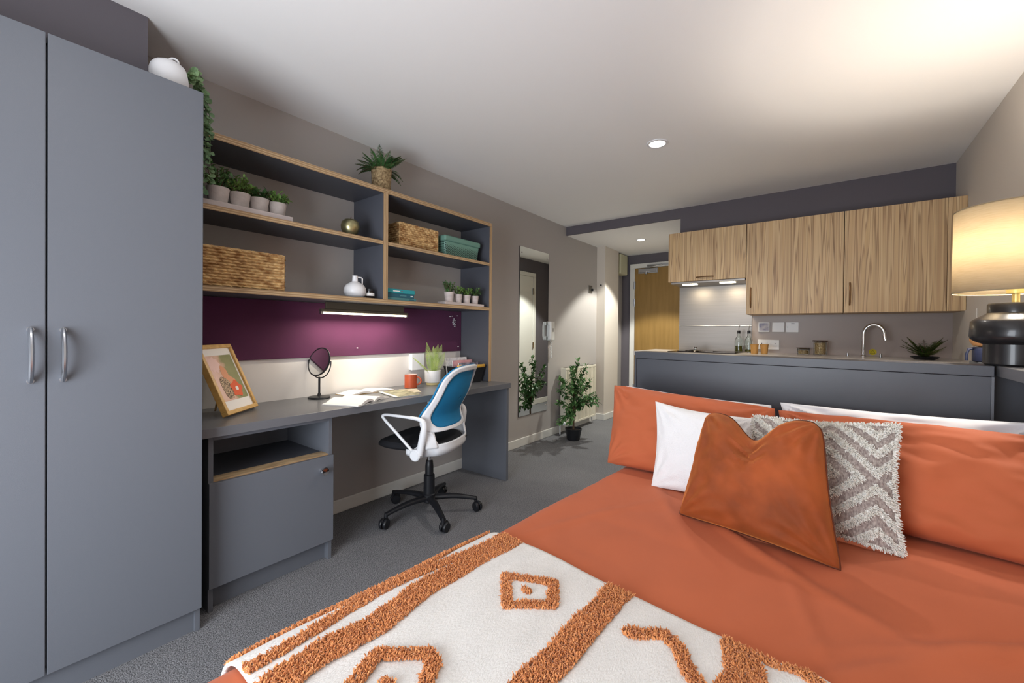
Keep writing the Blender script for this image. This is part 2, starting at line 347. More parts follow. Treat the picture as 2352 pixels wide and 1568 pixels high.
# ================================================================== CEILING LIGHTS
def downlight(loc, label, r=.058):
    t = thing('ceiling_downlight', label, 'ceiling light', loc, group='recessed downlights')
    MB().lathe([(r*.86, -.001), (r*.86, -.006), (r*1.12, -.006), (r*1.18, -.0005), (r*.86, -.0005)], n=40, caps=False).build('trim_ring', 'whitep', t, smooth=True)
    MB().lathe([(0, -.0035), (r*.86, -.0035)], n=40, caps=False).build('diffuser', 'led', t)
    return t
downlight((1.573, 2.738, H), 'round recessed downlight glowing in the middle of the main ceiling')
downlight((.64, 4.998, ZH), 'small recessed downlight in the lower lobby ceiling', .05)

# ================================================================== WARDROBE
t = thing('wardrobe', 'tall grey two-door wardrobe filling the left side of the room', 'wardrobe', (0, 0, 0))
XW = .577; Y1 = .5514
MB().box(.005, Y1-.018, 0, XW-.021, Y1, 2.056).box(.005, -.26, 0, XW-.021, -.242, 2.056).box(.005, -.242, 2.036, XW-.021, Y1-.018, 2.056).box(.005, -.242, .09, XW-.03, Y1-.018, .108).box(.005, -.242, .1, .015, Y1-.018, 2.04).box(.02, .142, .1, XW-.03, .16, 2.036).build('carcass', 'lam', t, bevel=.0015)
bx(XW-.05, -.242, 0, XW-.032, Y1-.018, .09).build('plinth', 'lam', t)
def bow_handle(y, z0, z1, parent, x=XW):
    pts = []
    for k in range(17):
        a = k/16; pts.append((x+.004+.032*sin(pi*a)**.6, y, z0+(z1-z0)*a))
    MB().tube(pts, .0062, 10, flat=1.5).lathe([(.008, 0), (.008, .004)], (x, y, z0), 12, 'x').lathe([(.008, 0), (.008, .004)], (x, y, z1), 12, 'x').build('handle', 'satin', parent, smooth=True)
da = bx(XW-.019, -.258, .094, XW, .1495, 2.06).build('door', 'lam', t, bevel=.0015); bow_handle(.119, 1.002, 1.157, da)
db = bx(XW-.019, .1535, .094, XW, Y1-.0005, 2.06).build('door', 'lam', t, bevel=.0015); bow_handle(.186, 1.001, 1.156, db)

# ================================================================== SHELF UNIT
XS = .323; t = thing('wall_shelving', 'dark grey open wall shelving with plywood edges above the desk', 'shelving', (0, 0, 0))
def board(x0, y0, z0, x1, y1, z1, name, vert=False):
    b = bx(x0, y0, z0, x1-.004, y1, z1).build(name, 'lam_dark', t)
    e = bx(x1-.004, y0, z0, x1, y1, z1).build('plywood_edge', 'ply_v' if vert else 'ply_h', b)
    e['label'] = 'light plywood front edge'
    return b
yL, yR = .585, 2.561
board(.002, yL, 1.998, XS, yR, 2.026, 'top_board')
board(.002, yR-.028, .764, XS, yR, 1.998, 'side_panel', True)
board(.002, yL, .764, XS, yL+.022, 1.998, 'side_panel', True)
board(.002, 1.54, 1.354, XS, 1.572, 1.998, 'divider', True)
board(.002, yL+.022, 1.329, XS, yR-.028, 1.354, 'shelf')
board(.002, yL+.022, 1.686, XS-.004, 1.54, 1.709, 'shelf')
board(.002, 1.572, 1.686, XS-.004, yR-.028, 1.709, 'shelf')
# pinboard
tag(bx(.002, yL+.024, .998, .016, 2.53, 1.327).build('pinboard', 'pin', bevel=.002), 'plum felt pinboard on the wall under the shelves', 'pinboard')
def pin(y, z, label, g=None):
    t = thing('push_pin', label, 'push pin', (.0165, y, z), group=g)
    MB().lathe([(.0028, 0), (.0016, .003), (.0016, .006), (.0036, .009), (.0036, .011), (0, .012)], axis='x', n=10).build('head', 'whitep', t, smooth=True)
pin(1.557, 1.047, 'lone push pin low on the pinboard below the lit strip light')
pin(2.49, 1.035, 'lone push pin at the lower right corner of the pinboard')
pc = [(-.045, .047), (-.025, .05), (.038, .055), (0, .028), (.01, .018), (-.008, .012), (.014, .004), (-.012, -.002), (.002, -.006), (.012, -.02), (-.006, -.018), (.008, -.032)]
for (a, b) in pc: pin(2.44+a, 1.235+b, 'white push pin in the cluster at the upper right of the pinboard', 'cluster of push pins')
struct(bx(.0005, .562, .763, .004, 2.532, .997).build('trim_6', mat('lit_wall_strip', (226, 222, 220), .5)), 'whitish wall strip between desk and pinboard, strip-light brightness in its colour')  # added whitish wall panel; the strip light's brightness is put into its colour
# strip light under the shelf
t = thing('strip_light', 'slim glowing strip light under the shelving above the pinboard', 'strip light', (.14, 1.555, 1.270))
MB().box(-.014, -.31, 0, .014, .31, .016).box(-.006, -.28, .016, .006, .28, .0588).build('housing', mat('brown_metal', (92, 84, 72), .4, .3), t, bevel=.002)
MB().lathe([(.0052, -.3), (.0052, .3)], (0, 0, -.007), 16, 'y').build('tube', 'led_warm', t, smooth=True)
for s_ in (-1, 1): MB().box(-.010, s_*.305-.007, -.014, .010, s_*.305+.007, .002).build('end_cap', 'satin', t, bevel=.001)
light('strip_glow', 'AREA', (.14, 1.555, 1.254), 4.2, (1, .9, .72), (0, R(-12), 0), shape='RECTANGLE', size=.03, size_y=.6)

# ================================================================== DESK
t = thing('desk', 'long grey laminate desk running along the left wall', 'desk', (0, 0, 0))
bx(.002, .562, .724, .505, 2.584, .7625).build('desktop', 'desk', t, bevel=.0015)
bx(.016, 2.553, 0, .49, 2.58, .723).build('end_panel', 'lam', t, bevel=.001)
t = thing('pedestal_cabinet', 'grey bedside-size cabinet with open niche tucked under the left end of the desk', 'cabinet', (0, 0, 0))
MB().box(.02, .602, 0, .47, .62, .722).box(.02, 1.116, 0, .47, 1.134, .722).box(.02, .62, .1, .03, 1.116, .722).box(.03, .62, .10, .46, 1.116, .118).box(.03, .62, .704, .47, 1.116, .722).build('carcass', 'lam', t, bevel=.001)
b = bx(.03, .62, .516, .462, 1.116, .535).build('niche_shelf', 'lam_dark', t)
bx(.40, .6205, .5355, .4625, 1.1155, .5375).build('wood_strip', 'ply_h', b)
bx(.462, .62, .516, .468, 1.116, .5375).build('shelf_edge', 'ply_h', b)
bx(.42, .62, 0, .435, 1.116, .099).build('plinth', 'lam', t)
d = bx(.4715, .60, .102, .49, 1.1325, .533).build('door', 'lam', t, bevel=.0015)
MB().lathe([(.011, 0), (.011, .008), (.007, .010), (.007, .02), (.018, .024), (.02, .03), (.017, .036), (0, .038)], (.49, 1.072, .468), 24, 'x').build('knob', 'chrome', d, smooth=True)

# ================================================================== KITCHEN
ZW = .998
t = thing('kitchen_worktop', 'pale worktop along the back wall behind the partition', 'worktop', (0, 0, 0))
bx(1.06, 3.70, ZW-.038, XR-.001, YB-.001, ZW).build('slab', 'worktop', t, bevel=.002)
def base_unit(x0, x1, label):
    t = thing('base_cabinet', label, 'cabinet', (0, 0, 0))
    bx(x0+.001, 3.74, .1, x1-.001, YB-.002, ZW-.039).build('carcass', 'lam', t)
    bx(x0+.001, 3.78, 0, x1-.001, 3.80, .1).build('plinth', 'lam_dark', t)
    d = bx(x0+.003, 3.72, .105, x1-.003, 3.739, ZW-.045).build('door', 'lam', t, bevel=.001)
    MB().tube([(x1-.05, 3.72, .78), (x1-.05, 3.695, .79), (x1-.05, 3.695, .88), (x1-.05, 3.72, .89)], .005, 8).build('handle', 'satin', d)
base_unit(1.30, 1.93, 'grey base cabinet under the hob behind the partition')
base_unit(1.93, 2.56, 'grey base cabinet in the middle of the worktop run')
base_unit(2.56, 3.188, 'grey base cabinet under the tap')
# hob and splashback
t = tag(MB().box(1.34, 3.78, ZW, 1.88, 4.22, ZW+.006).lathe([(.09, ZW+.006), (.09, ZW+.009)], (1.48, 3.9, 0), 30).lathe([(.09, ZW+.006), (.09, ZW+.009)], (1.74, 4.08, 0), 30).build('hob', 'darkglass', bevel=.001), 'flat black hob set on the worktop before the steel splashback', 'hob')
t = thing('splashback', 'brushed steel splashback behind the hob', 'splashback', (0, 0, 0))
bx(1.297, YB-.008, ZW, 1.925, YB-.001, 1.62).build('steel_sheet', 'steel', t)
MB().tube([(1.298, YB-.010, 1.234), (1.924, YB-.010, 1.234)], .004, 8).build('steel_ridge', 'satin', t, smooth=True)  # thin raised steel line across the middle of the sheet
MB().tube([(1.298, YB-.010, 1.615), (1.924, YB-.010, 1.615)], .005, 8).build('steel_ridge', 'satin', t, smooth=True)  # raised steel line shaped as the bright reflection along the top
struct(bx(1.93, YB-.006, ZW, XR-.001, YB-.0005, 1.33).build('trim_4', 'greigesplash'), 'plain greige splash panel behind the worktop')
struct(bx(XR-.006, 3.70, ZW, XR-.0005, YB-.007, 1.33).build('trim_5', 'wall_r'), 'pale splash return at the right end of the worktop')
# wall cupboards
def cupboard(x0, x1, z0, z1, label, hnd, filler=0):
    t = thing('wall_cupboard', label, 'cupboard', (0, 0, 0))
    yf = 3.954
    bx(x0+.001, yf+.02, z0, x1-.001, YB-.002, z1).build('carcass', 'zeb', t)
    d = bx(x0+.0015, yf, z0, x1-filler-.0015, yf+.019, z1).build('door', 'zeb', t, bevel=.001)
    if filler: bx(x1-filler+.001, yf, z0, x1-.001, yf+.019, z1).build('filler_panel', 'zeb', t, bevel=.001)
    if hnd == 'h':
        xc = (x0+x1)/2-.0; z = z0+.03
        pts = [(xc-.07+.14*k/12, yf-.002-.022*sin(pi*k/12)**.6, z) for k in range(13)]
    else:
        xc = x0+.035; pts = [(xc, yf-.002-.022*sin(pi*k/12)**.6, z0+.055+.165*k/12) for k in range(13)]
    MB().tube(pts, .0055, 8).build('handle', mat('bronze_handle', (150, 116, 84), .35, .8), d, smooth=True)
cupboard(1.285, 1.92, 1.632, 2.078, 'short wood-grain wall cupboard above the cooker hood', 'h')
cupboard(1.9225, 2.561, 1.326, 2.078, 'tall wood-grain wall cupboard in the middle, right of the hood', 'v')
cupboard(2.5625, XR-.001, 1.326, 2.078, 'wide wood-grain wall cupboard at the right end beside the wall', 'v', .09)
t = thing('cooker_hood', 'slim steel cooker hood with two glowing lamps under the short cupboard', 'cooker hood', (0, 0, 0))
MB().box(1.31, 3.965, 1.612, 1.915, 4.27, 1.631).build('body', 'steel', t, bevel=.002)
for (x, y) in ((1.46, 4.03), (1.77, 4.03)):
    MB().box(x-.06, y-.028, 1.604, x+.06, y+.028, 1.612).build('lamp', 'led_warm', t, bevel=.002)
    light('hood_glow', 'AREA', (x, y, 1.60), 1.3, (1, .84, .6), (0, 0, 0), shape='RECTANGLE', size=.12, size_y=.05)
# plates on the wall
t = thing('wall_plate', 'white square wall plate with a small printed picture, leftmost of the three', 'wall plate', (2.02, YB-.0065, 1.223))
bx(-.044, -.012, -.043, .044, 0, .043).build('plate', 'whitep', t, bevel=.003)
bx(-.036, -.0128, -.030, .036, -.0121, .036).build('picture', mat('printed_leaflet', (150, 152, 186), .6, rgb2=(214, 214, 222), noise_scale=26), t)
t = thing('wall_plate', 'blank white square wall plate in the middle of the three', 'wall plate', (2.128, YB-.0065, 1.223))
bx(-.046, -.012, -.043, .046, 0, .043).build('plate', 'whitep', t, bevel=.003)
t = thing('wall_plate', 'white switch plate with dark slot at its top, rightmost of the three', 'wall plate', (2.235, YB-.0065, 1.223))
bx(-.052, -.012, -.045, .040, 0, .043).build('plate', 'whitep', t, bevel=.003)
bx(-.014, -.0135, .026, .010, -.0121, .032).build('slot', 'blackp', t)
bx(-.042, -.0135, -.002, -.036, -.0121, .002).build('indicator', 'blackp', t)
t = thing('double_socket', 'white double power socket above the worktop behind the wooden cups', 'socket', (2.055, YB-.0065, 1.07))
bx(-.082, -.011, -.043, .082, 0, .043).build('plate', 'whitep', t, bevel=.003)
for s in (-1, 1):
    MB().box(s*.05-.003, -.0118, .004, s*.05+.003, -.0111, .013).box(s*.05-.012, -.0118, -.014, s*.05-.006, -.0111, -.010).box(s*.05+.006, -.0118, -.014, s*.05+.012, -.0111, -.010).build('pin_holes', 'blackp', t)
    MB().box(s*.013-.006, -.015, .006, s*.013+.006, -.011, .026).build('rocker', 'whitep', t, bevel=.001)
# oil bottles
def oil_bottle(x, y, label, lvl):
    t = thing('oil_bottle', label, 'bottle', (x, y, ZW+.0005), group='oil bottles')
    MB().lathe([(.0, 0), (.030, 0), (.031, .01), (.031, .10), (.028, .118), (.014, .142), (.011, .15), (.011, .168), (.009, .168), (.009, .15), (.012, .14), (.026, .116), (.029, .10), (.029, .012), (0, .008)], n=28, caps=False).build('glass_body', 'glass', t, smooth=True)
    MB().lathe([(0, .010), (.0265, .010), (.0275, .014), (.0275, lvl), (0, lvl)], n=28, caps=False).build('oil', 'oil', t, smooth=True)
    MB().lathe([(.013, .166), (.013, .19), (.010, .193)], n=20).build('stopper', 'blackp', t, smooth=True)
    MB().tube([(0, 0, .19), (0, 0, .205), (.002, 0, .222), (.007, 0, .236)], .0026, 8).build('spout', 'satin', t, smooth=True)
oil_bottle(1.85, 4.11, 'glass oil bottle half full of dark oil, left of the pair', .058)
oil_bottle(1.925, 4.13, 'clearer glass oil bottle with steel pourer, right of the pair', .030)
def cup(x, y, label):
    t = thing('bamboo_cup', label, 'cup', (x, y, ZW+.0005), group='wooden cups')
    MB().lathe([(0, 0), (.024, 0), (.031, .078), (.029, .078), (.023, .004), (0, .004)], n=28, caps=False).build('body', 'bamboo', t, smooth=True)
    MB().lathe([(.0311, .072), (.0322, .074), (.0322, .079), (.0288, .079)], n=28, caps=False).build('rim', 'bamboo', t, smooth=True)
cup(1.985, 3.99, 'small wooden cup beside the oil bottles, left of two'); cup(2.052, 4.03, 'small wooden cup before the socket, right of two')
def storage_jar(x, y, r, h, fill, m1, m2, label):
    t = thing('storage_jar', label, 'jar', (x, y, ZW+.0005), group='storage jars')
    MB().lathe([(0, 0), (r*.95, 0), (r, .006), (r, h*.86), (r*.9, h*.93), (r*.88, h*.93), (r*.96, h*.85), (r*.96, .008), (0, .005)], n=32, caps=False).build('glass_body', 'glass', t, smooth=True)
    mm = MB(); rnd = random.Random(3)
    for _ in range(int(260*fill)):
        a = rnd.uniform(0, 2*pi); q = r*.86*sqrt(rnd.uniform(.3, 1)); z = .012+rnd.uniform(0, 1)*(fill*h*.8); s = rnd.uniform(.003, .0062)
        c = Vector((q*cos(a), q*sin(a), z)); ax = Vector((rnd.gauss(0, 1), rnd.gauss(0, 1), rnd.gauss(0, 1))).normalized(); b = ax.orthogonal().normalized(); cc = ax.cross(b)
        mm.add([c+ax*s, c-ax*s, c+b*s*.6, c-b*s*.6, c+cc*s*.6, c-cc*s*.6], [(0, 2, 4), (0, 4, 3), (0, 3, 5), (0, 5, 2), (1, 4, 2), (1, 3, 4), (1, 5, 3), (1, 2, 5)])
    mm.lathe([(0, .009), (r*.78, .009), (r*.78, .01+fill*h*.76), (0, .01+fill*h*.78)], n=20, caps=False)
    o = mm.build('contents', mat(m1, (150, 116, 74), .8, rgb2=(220, 190, 140), noise_scale=150), t); o['kind'] = 'stuff'
    MB().lathe([(0, h*.92), (r*1.12, h*.92), (r*1.14, h*.94), (r*1.12, h), (0, h)], n=32, caps=False).build('lid', 'darkwood', t, smooth=True)
storage_jar(2.315, 4.12, .042, .056, .6, 'mixed_seeds', 1, 'short glass jar with dark wooden lid, lower of the two jars')
storage_jar(2.425, 4.10, .044, .118, .98, 'oat_clusters', 1, 'taller glass jar packed with oats under a dark lid')
t = thing('pan_lid', 'small glass pan lid with steel knob lying on the hob', 'pan lid', (1.53, 3.95, ZW+.0095))
MB().lathe([(.085, 0), (.08, .004), (.04, .012), (0, .015)], n=36, caps=False).build('glass_disc', 'glass', t, smooth=True)
MB().lathe([(.006, .014), (.006, .02), (.016, .026), (.017, .034), (0, .038)], n=20).build('knob', 'chrome', t, smooth=True)
# tap
t = thing('kitchen_tap', 'chrome swan-neck mixer tap standing on the worktop', 'tap', (2.686, 4.1, ZW+.0005))
arc = [(0, 0, 0), (0, 0, .16)]+[(.058-.058*cos(a), -.02*(1-cos(a))/2, .165+.075*sin(a)+.0) for a in [pi*k/14 for k in range(0, 15)]]+[(.119, -.022, .14), (.122, -.023, .125)]
MB().tube(arc, .0125, 14).build('spout', 'chrome', t, smooth=True)
MB().lathe([(.019, 0), (.019, .008), (.015, .012), (.0145, .05)], n=24).build('base', 'chrome', t, smooth=True)
for dx, dy in ((-.092, .0), (.10, .03)):
    MB().lathe([(.009, 0), (.009, .02), (.007, .026), (0, .027)], (dx, dy, 0), 16).build('side_lever', 'satin', t, smooth=True)
t = thing('warning_sticker', 'round yellow sticker with a black warning triangle behind the tap', 'sticker', (2.752, YB-.0065, 1.03))
MB().lathe([(0, 0), (.024, 0), (.024, -.0008), (0, -.0008)], n=28, axis='y', caps=False).build('disc', 'yellow', t)
MB().tube([(-.015, -.0015, -.011), (.015, -.0015, -.011), (0, -.0015, .014)], .0013, 6, closed=True).build('triangle', 'blackp', t)

# ================================================================== PARTITION, LEDGE, LAMP
PA = -R(4.6)
t = thing('partition', 'dark slate half-height partition between bed head and kitchen', 'partition', (1.594, 2.326, 0), PA)
LP = 1.36
bx(.012, .004, 0, LP-.008, .12, 1.016).build('panel', 'lam_panel', t)
bx(0, .0, 1.018, LP, .125, 1.056).build('cap', 'lam_panel', t, bevel=.002)
bx(0, .0, 0, .011, .124, 1.0175).build('end_strip', 'lam_panel', t)
bx(LP-.0075, -.002, 0, LP, .124, 1.0175).build('end_strip', 'lam', t, bevel=.001)
t = thing('side_ledge', 'grey laminate ledge along the right wall carrying the lamp', 'ledge', (0, 0, 0))
MB().prism([(2.953, 1.4), (XR-.001, 1.4), (XR-.001, 2.64), (2.965, 2.64)], 'z', 1.018, 1.0565).build('top', 'desk', t, bevel=.002)
bx(2.968, 2.36, 0, XR-.001, 2.64, 1.0175).build('panel', 'lam_panel', t)

LX, LY, LZ = 3.012, 2.285, 1.0572
t = thing('table_lamp', 'black ceramic table lamp with glowing cream drum shade on the ledge', 'lamp', (LX, LY, LZ))
MB().lathe([(0, 0), (.072, 0), (.078, .006), (.078, .076), (.098, .085), (.110, .094), (.114, .105), (.111, .158), (.104, .166), (.074, .186), (.069, .190), (.069, .219), (.066, .225), (.018, .226), (0, .226)], n=64, caps=False).build('base', 'lamp_blk', t, smooth=True)
MB().lathe([(.010, .226), (.010, .258), (.024, .260), (.024, .285), (.010, .29), (0, .29)], n=24, caps=False).build('lamp_holder', 'brass', t, smooth=True)
sh = MB().lathe([(.160, .265), (.157, .572)], n=96, caps=False).build('shade', 'shade', t, smooth=True, solid=.0012, recalc=False)
MB().tube([(.1605*cos(2*pi*k/72), .1605*sin(2*pi*k/72), .266) for k in range(72)], .0022, 6, closed=True).build('trim_ring', mat('shade_trim', (150, 134, 108), .8), sh)
MB().tube([(.1575*cos(2*pi*k/72), .1575*sin(2*pi*k/72), .571) for k in range(72)], .0022, 6, closed=True).build('trim_ring', mat('shade_trim', (150, 134, 108), .8), sh)
sp = MB()
for k in range(3):
    a = 2*pi*k/3+.4; sp.tube([(.02*cos(a), .02*sin(a), .285), (.157*cos(a), .157*sin(a), .292)], .0018, 6)
sp.build('spider_wires', 'satin', sh)
MB().lathe([(.012, .29), (.016, .31), (.030, .345), (.028, .37), (.014, .388), (0, .392)], n=24, caps=False).build('bulb', 'bulb', t, smooth=True)
light('lamp_glow', 'POINT', (LX, LY, LZ+.44), 22, (1, .91, .80), shadow_soft_size=.03)

t = thing('canister', 'small navy pot with tan wooden lid, half hidden behind the lamp base', 'pot', (3.002, 2.53, 1.0572))
MB().lathe([(0, 0), (.046, 0), (.05, .004), (.05, .052), (.046, .06), (0, .06)], n=32, caps=False).build('body', 'navy', t, smooth=True)
MB().lathe([(.03, .0605), (.048, .066), (.058, .085), (.058, .104), (.05, .108), (0, .109)], n=36, caps=False).build('lid', 'tan', t, smooth=True)
MB().tube([(-.046, -.01, .056), (-.062, -.013, .05), (-.068, -.015, .03), (-.068, -.015, .0045)], .005, 8).build('handle', 'navy', t, smooth=True)

# ================================================================== BED
BA = -R(4.2); BO = (1.585, .17, 0); BH = .548; BW = 1.345; BL = 2.03
bed = thing('bed', 'double bed with its head against the dark partition', 'bed', BO, BA)
bx(.03, .03, .05, BW-.01, BL, .27).build('divan_base', mat('divan_fabric', (70, 70, 74), .9, bump=.4, bump_scale=500), bed, bevel=.01)
bx(.025, .025, .272, BW-.01, BL, .515).build('mattress', 'white_cotton', bed, bevel=.035)
for x in (.1, BW-.1):
    for y in (.12, BL-.12): MB().lathe([(.02, 0), (.025, .05)], (x, y, 0), 16).build('foot', 'blackp', bed)
RD = .075
def drop(a):
    if a >= 0: return RD+a, 0.0
    if a > -RD*pi/2:
        th = -a/RD; return RD-RD*sin(th), RD-RD*cos(th)
    return 0.0, RD+(-a-RD*pi/2)
def wr(x, y):
    n = .011*(noise.noise(Vector((x*2.2, y*1.6, 3.1))))+.006*abs(noise.noise(Vector((x*5+y*3, y*4-x*4, 1.7))))
    n += .005*exp(-((y-.55-.45*(x-.3)-.05*sin(x*7))/.03)**2)*exp(-((x-.45)/.35)**2)*0
    # long soft creases fanning out from the cushions
    for (cx, cy, a, L, wd, h) in ((.62, 1.25, 2.5, .32, .018, .007), (.95, .95, .9, .4, .022, .006), (1.15, 1.15, .6, .35, .02, .007), (.35, 1.35, 2.2, .3, .02, .004), (.78, 1.02, 1.9, .25, .016, .004), (1.2, .9, 1.2, .3, .03, .006), (.2, 1.1, 1.2, .25, .018, .003)):
        dx, dy = x-cx, y-cy; u = dx*cos(a)+dy*sin(a); v = -dx*sin(a)+dy*cos(a)+.15*u*u
        n += 1.7*h*exp(-(u/L)**2-(v/wd)**2)
    return n
def bed_pt(a, b, off=0.0, wrk=1.0):
    """a across from the left edge, b along from the foot (arc lengths on the flat top start at 0)"""
    x, dx = drop(a); y, dy = drop(b)
    aR = (BW-2*RD)-a
    if aR < 0: xr, dx2 = drop(aR); x = BW-xr; dx = dx2
    z = BH-(max(dx, dy)+min(dx, dy)*.35)
    n = wr(x, y)*wrk
    nx = -1 if a < -RD*1.2 else (a/RD*.75 if a < 0 else 0); ny = -1 if b < -RD*1.2 else (b/RD*.75 if b < 0 else 0)
    nz = sqrt(max(0, 1-nx*nx-ny*ny)) if (nx*nx+ny*ny) < 1 else 0
    if nx <= -1 or ny <= -1:
        amp = .02*sin(y*22+1)*min(1, max(0, -a-RD)*4) if nx <= -1 else .02*sin(x*20)*min(1, max(0, -b-RD)*4)
        n = amp*.5+.008
    o = off+n
    return Vector((x+nx*o, y+ny*o, z+nz*o))
d = MB().grid(lambda u, v: bed_pt(-.34+u*(BW-2*RD+.10+.34), -.36+v*(BL-RD-.02+.36)), 150, 170)
duvet = d.build('duvet', 'terra', None, smooth=True, loc=BO, rot=(0, 0, BA), solid=.012)
tag(duvet, 'terracotta cotton duvet covering the whole bed', 'duvet')

# ---- tufted throw
BM = Matrix.Translation(BO) @ Matrix.Rotation(BA, 4, 'Z'); BI = BM.inverted()
t0, t1 = .125, .795   # y local (cloth edges)
def th_edge(a, lo):   # slightly wavy cloth edge
    return (t0 if lo else t1)-RD+.006*sin(a*9)+(.0 if lo else -.035*max(0, a-.2)*.6)
def throw_pt(a, v, off=.016):
    b = th_edge(a, True)*(1-v)+th_edge(a, False)*v
    p = bed_pt(a, b, off)
    p.z += .004*noise.noise(Vector((a*4, b*5, 9)))
    return p
AL = -.20
g = MB().grid(lambda u, v: throw_pt(AL+u*(1.36-AL), v), 150, 90)
throw = g.build('tufted_throw', 'throw', None, smooth=True, loc=BO, rot=(0, 0, BA), solid=.006)
tag(throw, 'ivory throw with burnt orange tufted diamonds and stripes across the foot of the bed', 'throw')
def w2ab(x, y):
    p = BI @ Vector((x, y, BH)); return p.x-RD, p.y-RD
def seg_dist(px, py, ax, ay, bx_, by_):
    dx, dy = bx_-ax, by_-ay; L = dx*dx+dy*dy
    k = max(0, min(1, ((px-ax)*dx+(py-ay)*dy)/L)) if L else 0
    return math.hypot(px-ax-k*dx, py-ay-k*dy)
def tuft(polys, width, name, seed, spacing=.0029, hgt=.0082):
    """polys: list of polylines in (a,b); fills a band of the given width with yarn tufts"""
    rnd = random.Random(seed); mb = MB(); done = set()
    for poly in polys:
        wd = width
        for (ax, ay), (bx_, by_) in zip(poly[:-1], poly[1:]):
            x0, x1 = min(ax, bx_)-wd, max(ax, bx_)+wd; y0, y1 = min(ay, by_)-wd, max(ay, by_)+wd
            for i in range(int(x0/spacing), int(x1/spacing)+1):
                for j in range(int(y0/spacing), int(y1/spacing)+1):
                    if (i, j) in done: continue
                    a = i*spacing+rnd.uniform(-.5, .5)*spacing; b = j*spacing+rnd.uniform(-.5, .5)*spacing
                    wv = wd/2*(1+.16*noise.noise(Vector((a*18, b*18, seed))))
                    if seg_dist(a, b, ax, ay, bx_, by_) > wv: continue
                    done.add((i, j))
                    if b > th_edge(a, False)-.002 or b < th_edge(a, True)+.002 or a < AL: continue
                    p = bed_pt(a, b, .019); q = bed_pt(a, b, .030); nrm = (q-p).normalized() if (q-p).length > 1e-6 else Vector((0, 0, 1))
                    h = hgt*rnd.uniform(.6, 1.25); tl = Vector((rnd.gauss(0, .5), rnd.gauss(0, .5), rnd.gauss(0, .3)))
                    tip = p+(nrm+tl*.9).normalized()*h; mid = p+(nrm+tl*.3).normalized()*h*.55
                    e = nrm.orthogonal().normalized(); f = nrm.cross(e); r = .0015
                    ph = rnd.uniform(0, 2*pi); vs_ = []
                    for c, rr in ((p, r), (mid, r*1.15), (tip, r*.55)):
                        for k in range(3): aa = ph+k*2.094; vs_.append(c+(e*cos(aa)+f*sin(aa))*rr)
                    fs = []
                    for L_ in (0, 3):
                        for k in range(3): k2 = (k+1) % 3; fs.append((L_+k, L_+k2, L_+3+k2, L_+3+k))
                    fs.append((6, 7, 8)); mb.add(vs_, fs)
    o = mb.build(name, 'tuft', throw, recalc=False); o['kind'] = 'stuff'
    return o
P2 = lambda *pts: [w2ab(*p) for p in pts]
s1 = P2((1.775, 1.0), (1.745, .80), (1.72, .62), (1.70, .47), (1.735, .33), (1.74, .2)); s1 = P2((1.775, 1.0), (1.755, .82), (1.748, .66), (1.765, .50), (1.75, .40), (1.765, .22))
tuft([s1], .062, 'tufted_stripe', 1)
s2 = P2((2.105, .97), (2.10, .80), (2.09, .58), (2.08, .2))
tuft([s2], .064, 'tufted_stripe', 2)
dm = P2((1.862, .795), (1.968, .845), (2.008, .775), (1.93, .712), (1.862, .795)); tuft([dm], .025, 'tufted_diamond', 3)
tuft([P2((1.930, .780), (1.940, .778))], .020, 'tufted_diamond_centre', 4)
dm2 = P2((1.83, .455), (1.90, .515), (1.925, .505), (1.965, .44), (1.93, .36), (1.87, .36), (1.83, .455)); tuft([dm2], .029, 'tufted_diamond', 5)
tuft([P2((1.893, .427), (1.905, .425))], .022, 'tufted_diamond_centre', 6)
tuft([P2((2.175, .795), (2.228, .832), (2.262, .812), (2.292, .765), (2.34, .72), (2.36, .66))], .030, 'tufted_diamond', 7)
tuft([P2((2.352, .885), (2.365, .85), (2.375, .80), (2.36, .72))], .066, 'tufted_stripe', 8)
tuft([P2((2.40, .89), (2.45, .885), (2.52, .84), (2.50, .76))], .03, 'tufted_diamond', 9)
# wavy stripes along the left edge
e1 = [(.004+.014*sin(b*10+1), b) for b in [t0-RD+.73*k/14 for k in range(-1, 16)]]
e2 = [(-.042-.014*sin(b*11+.6), b) for b in [t0-RD+.73*k/14 for k in range(-1, 16)]]
tuft([e1], .027, 'tufted_wave', 10); tuft([e2], .034, 'tufted_wave', 11)

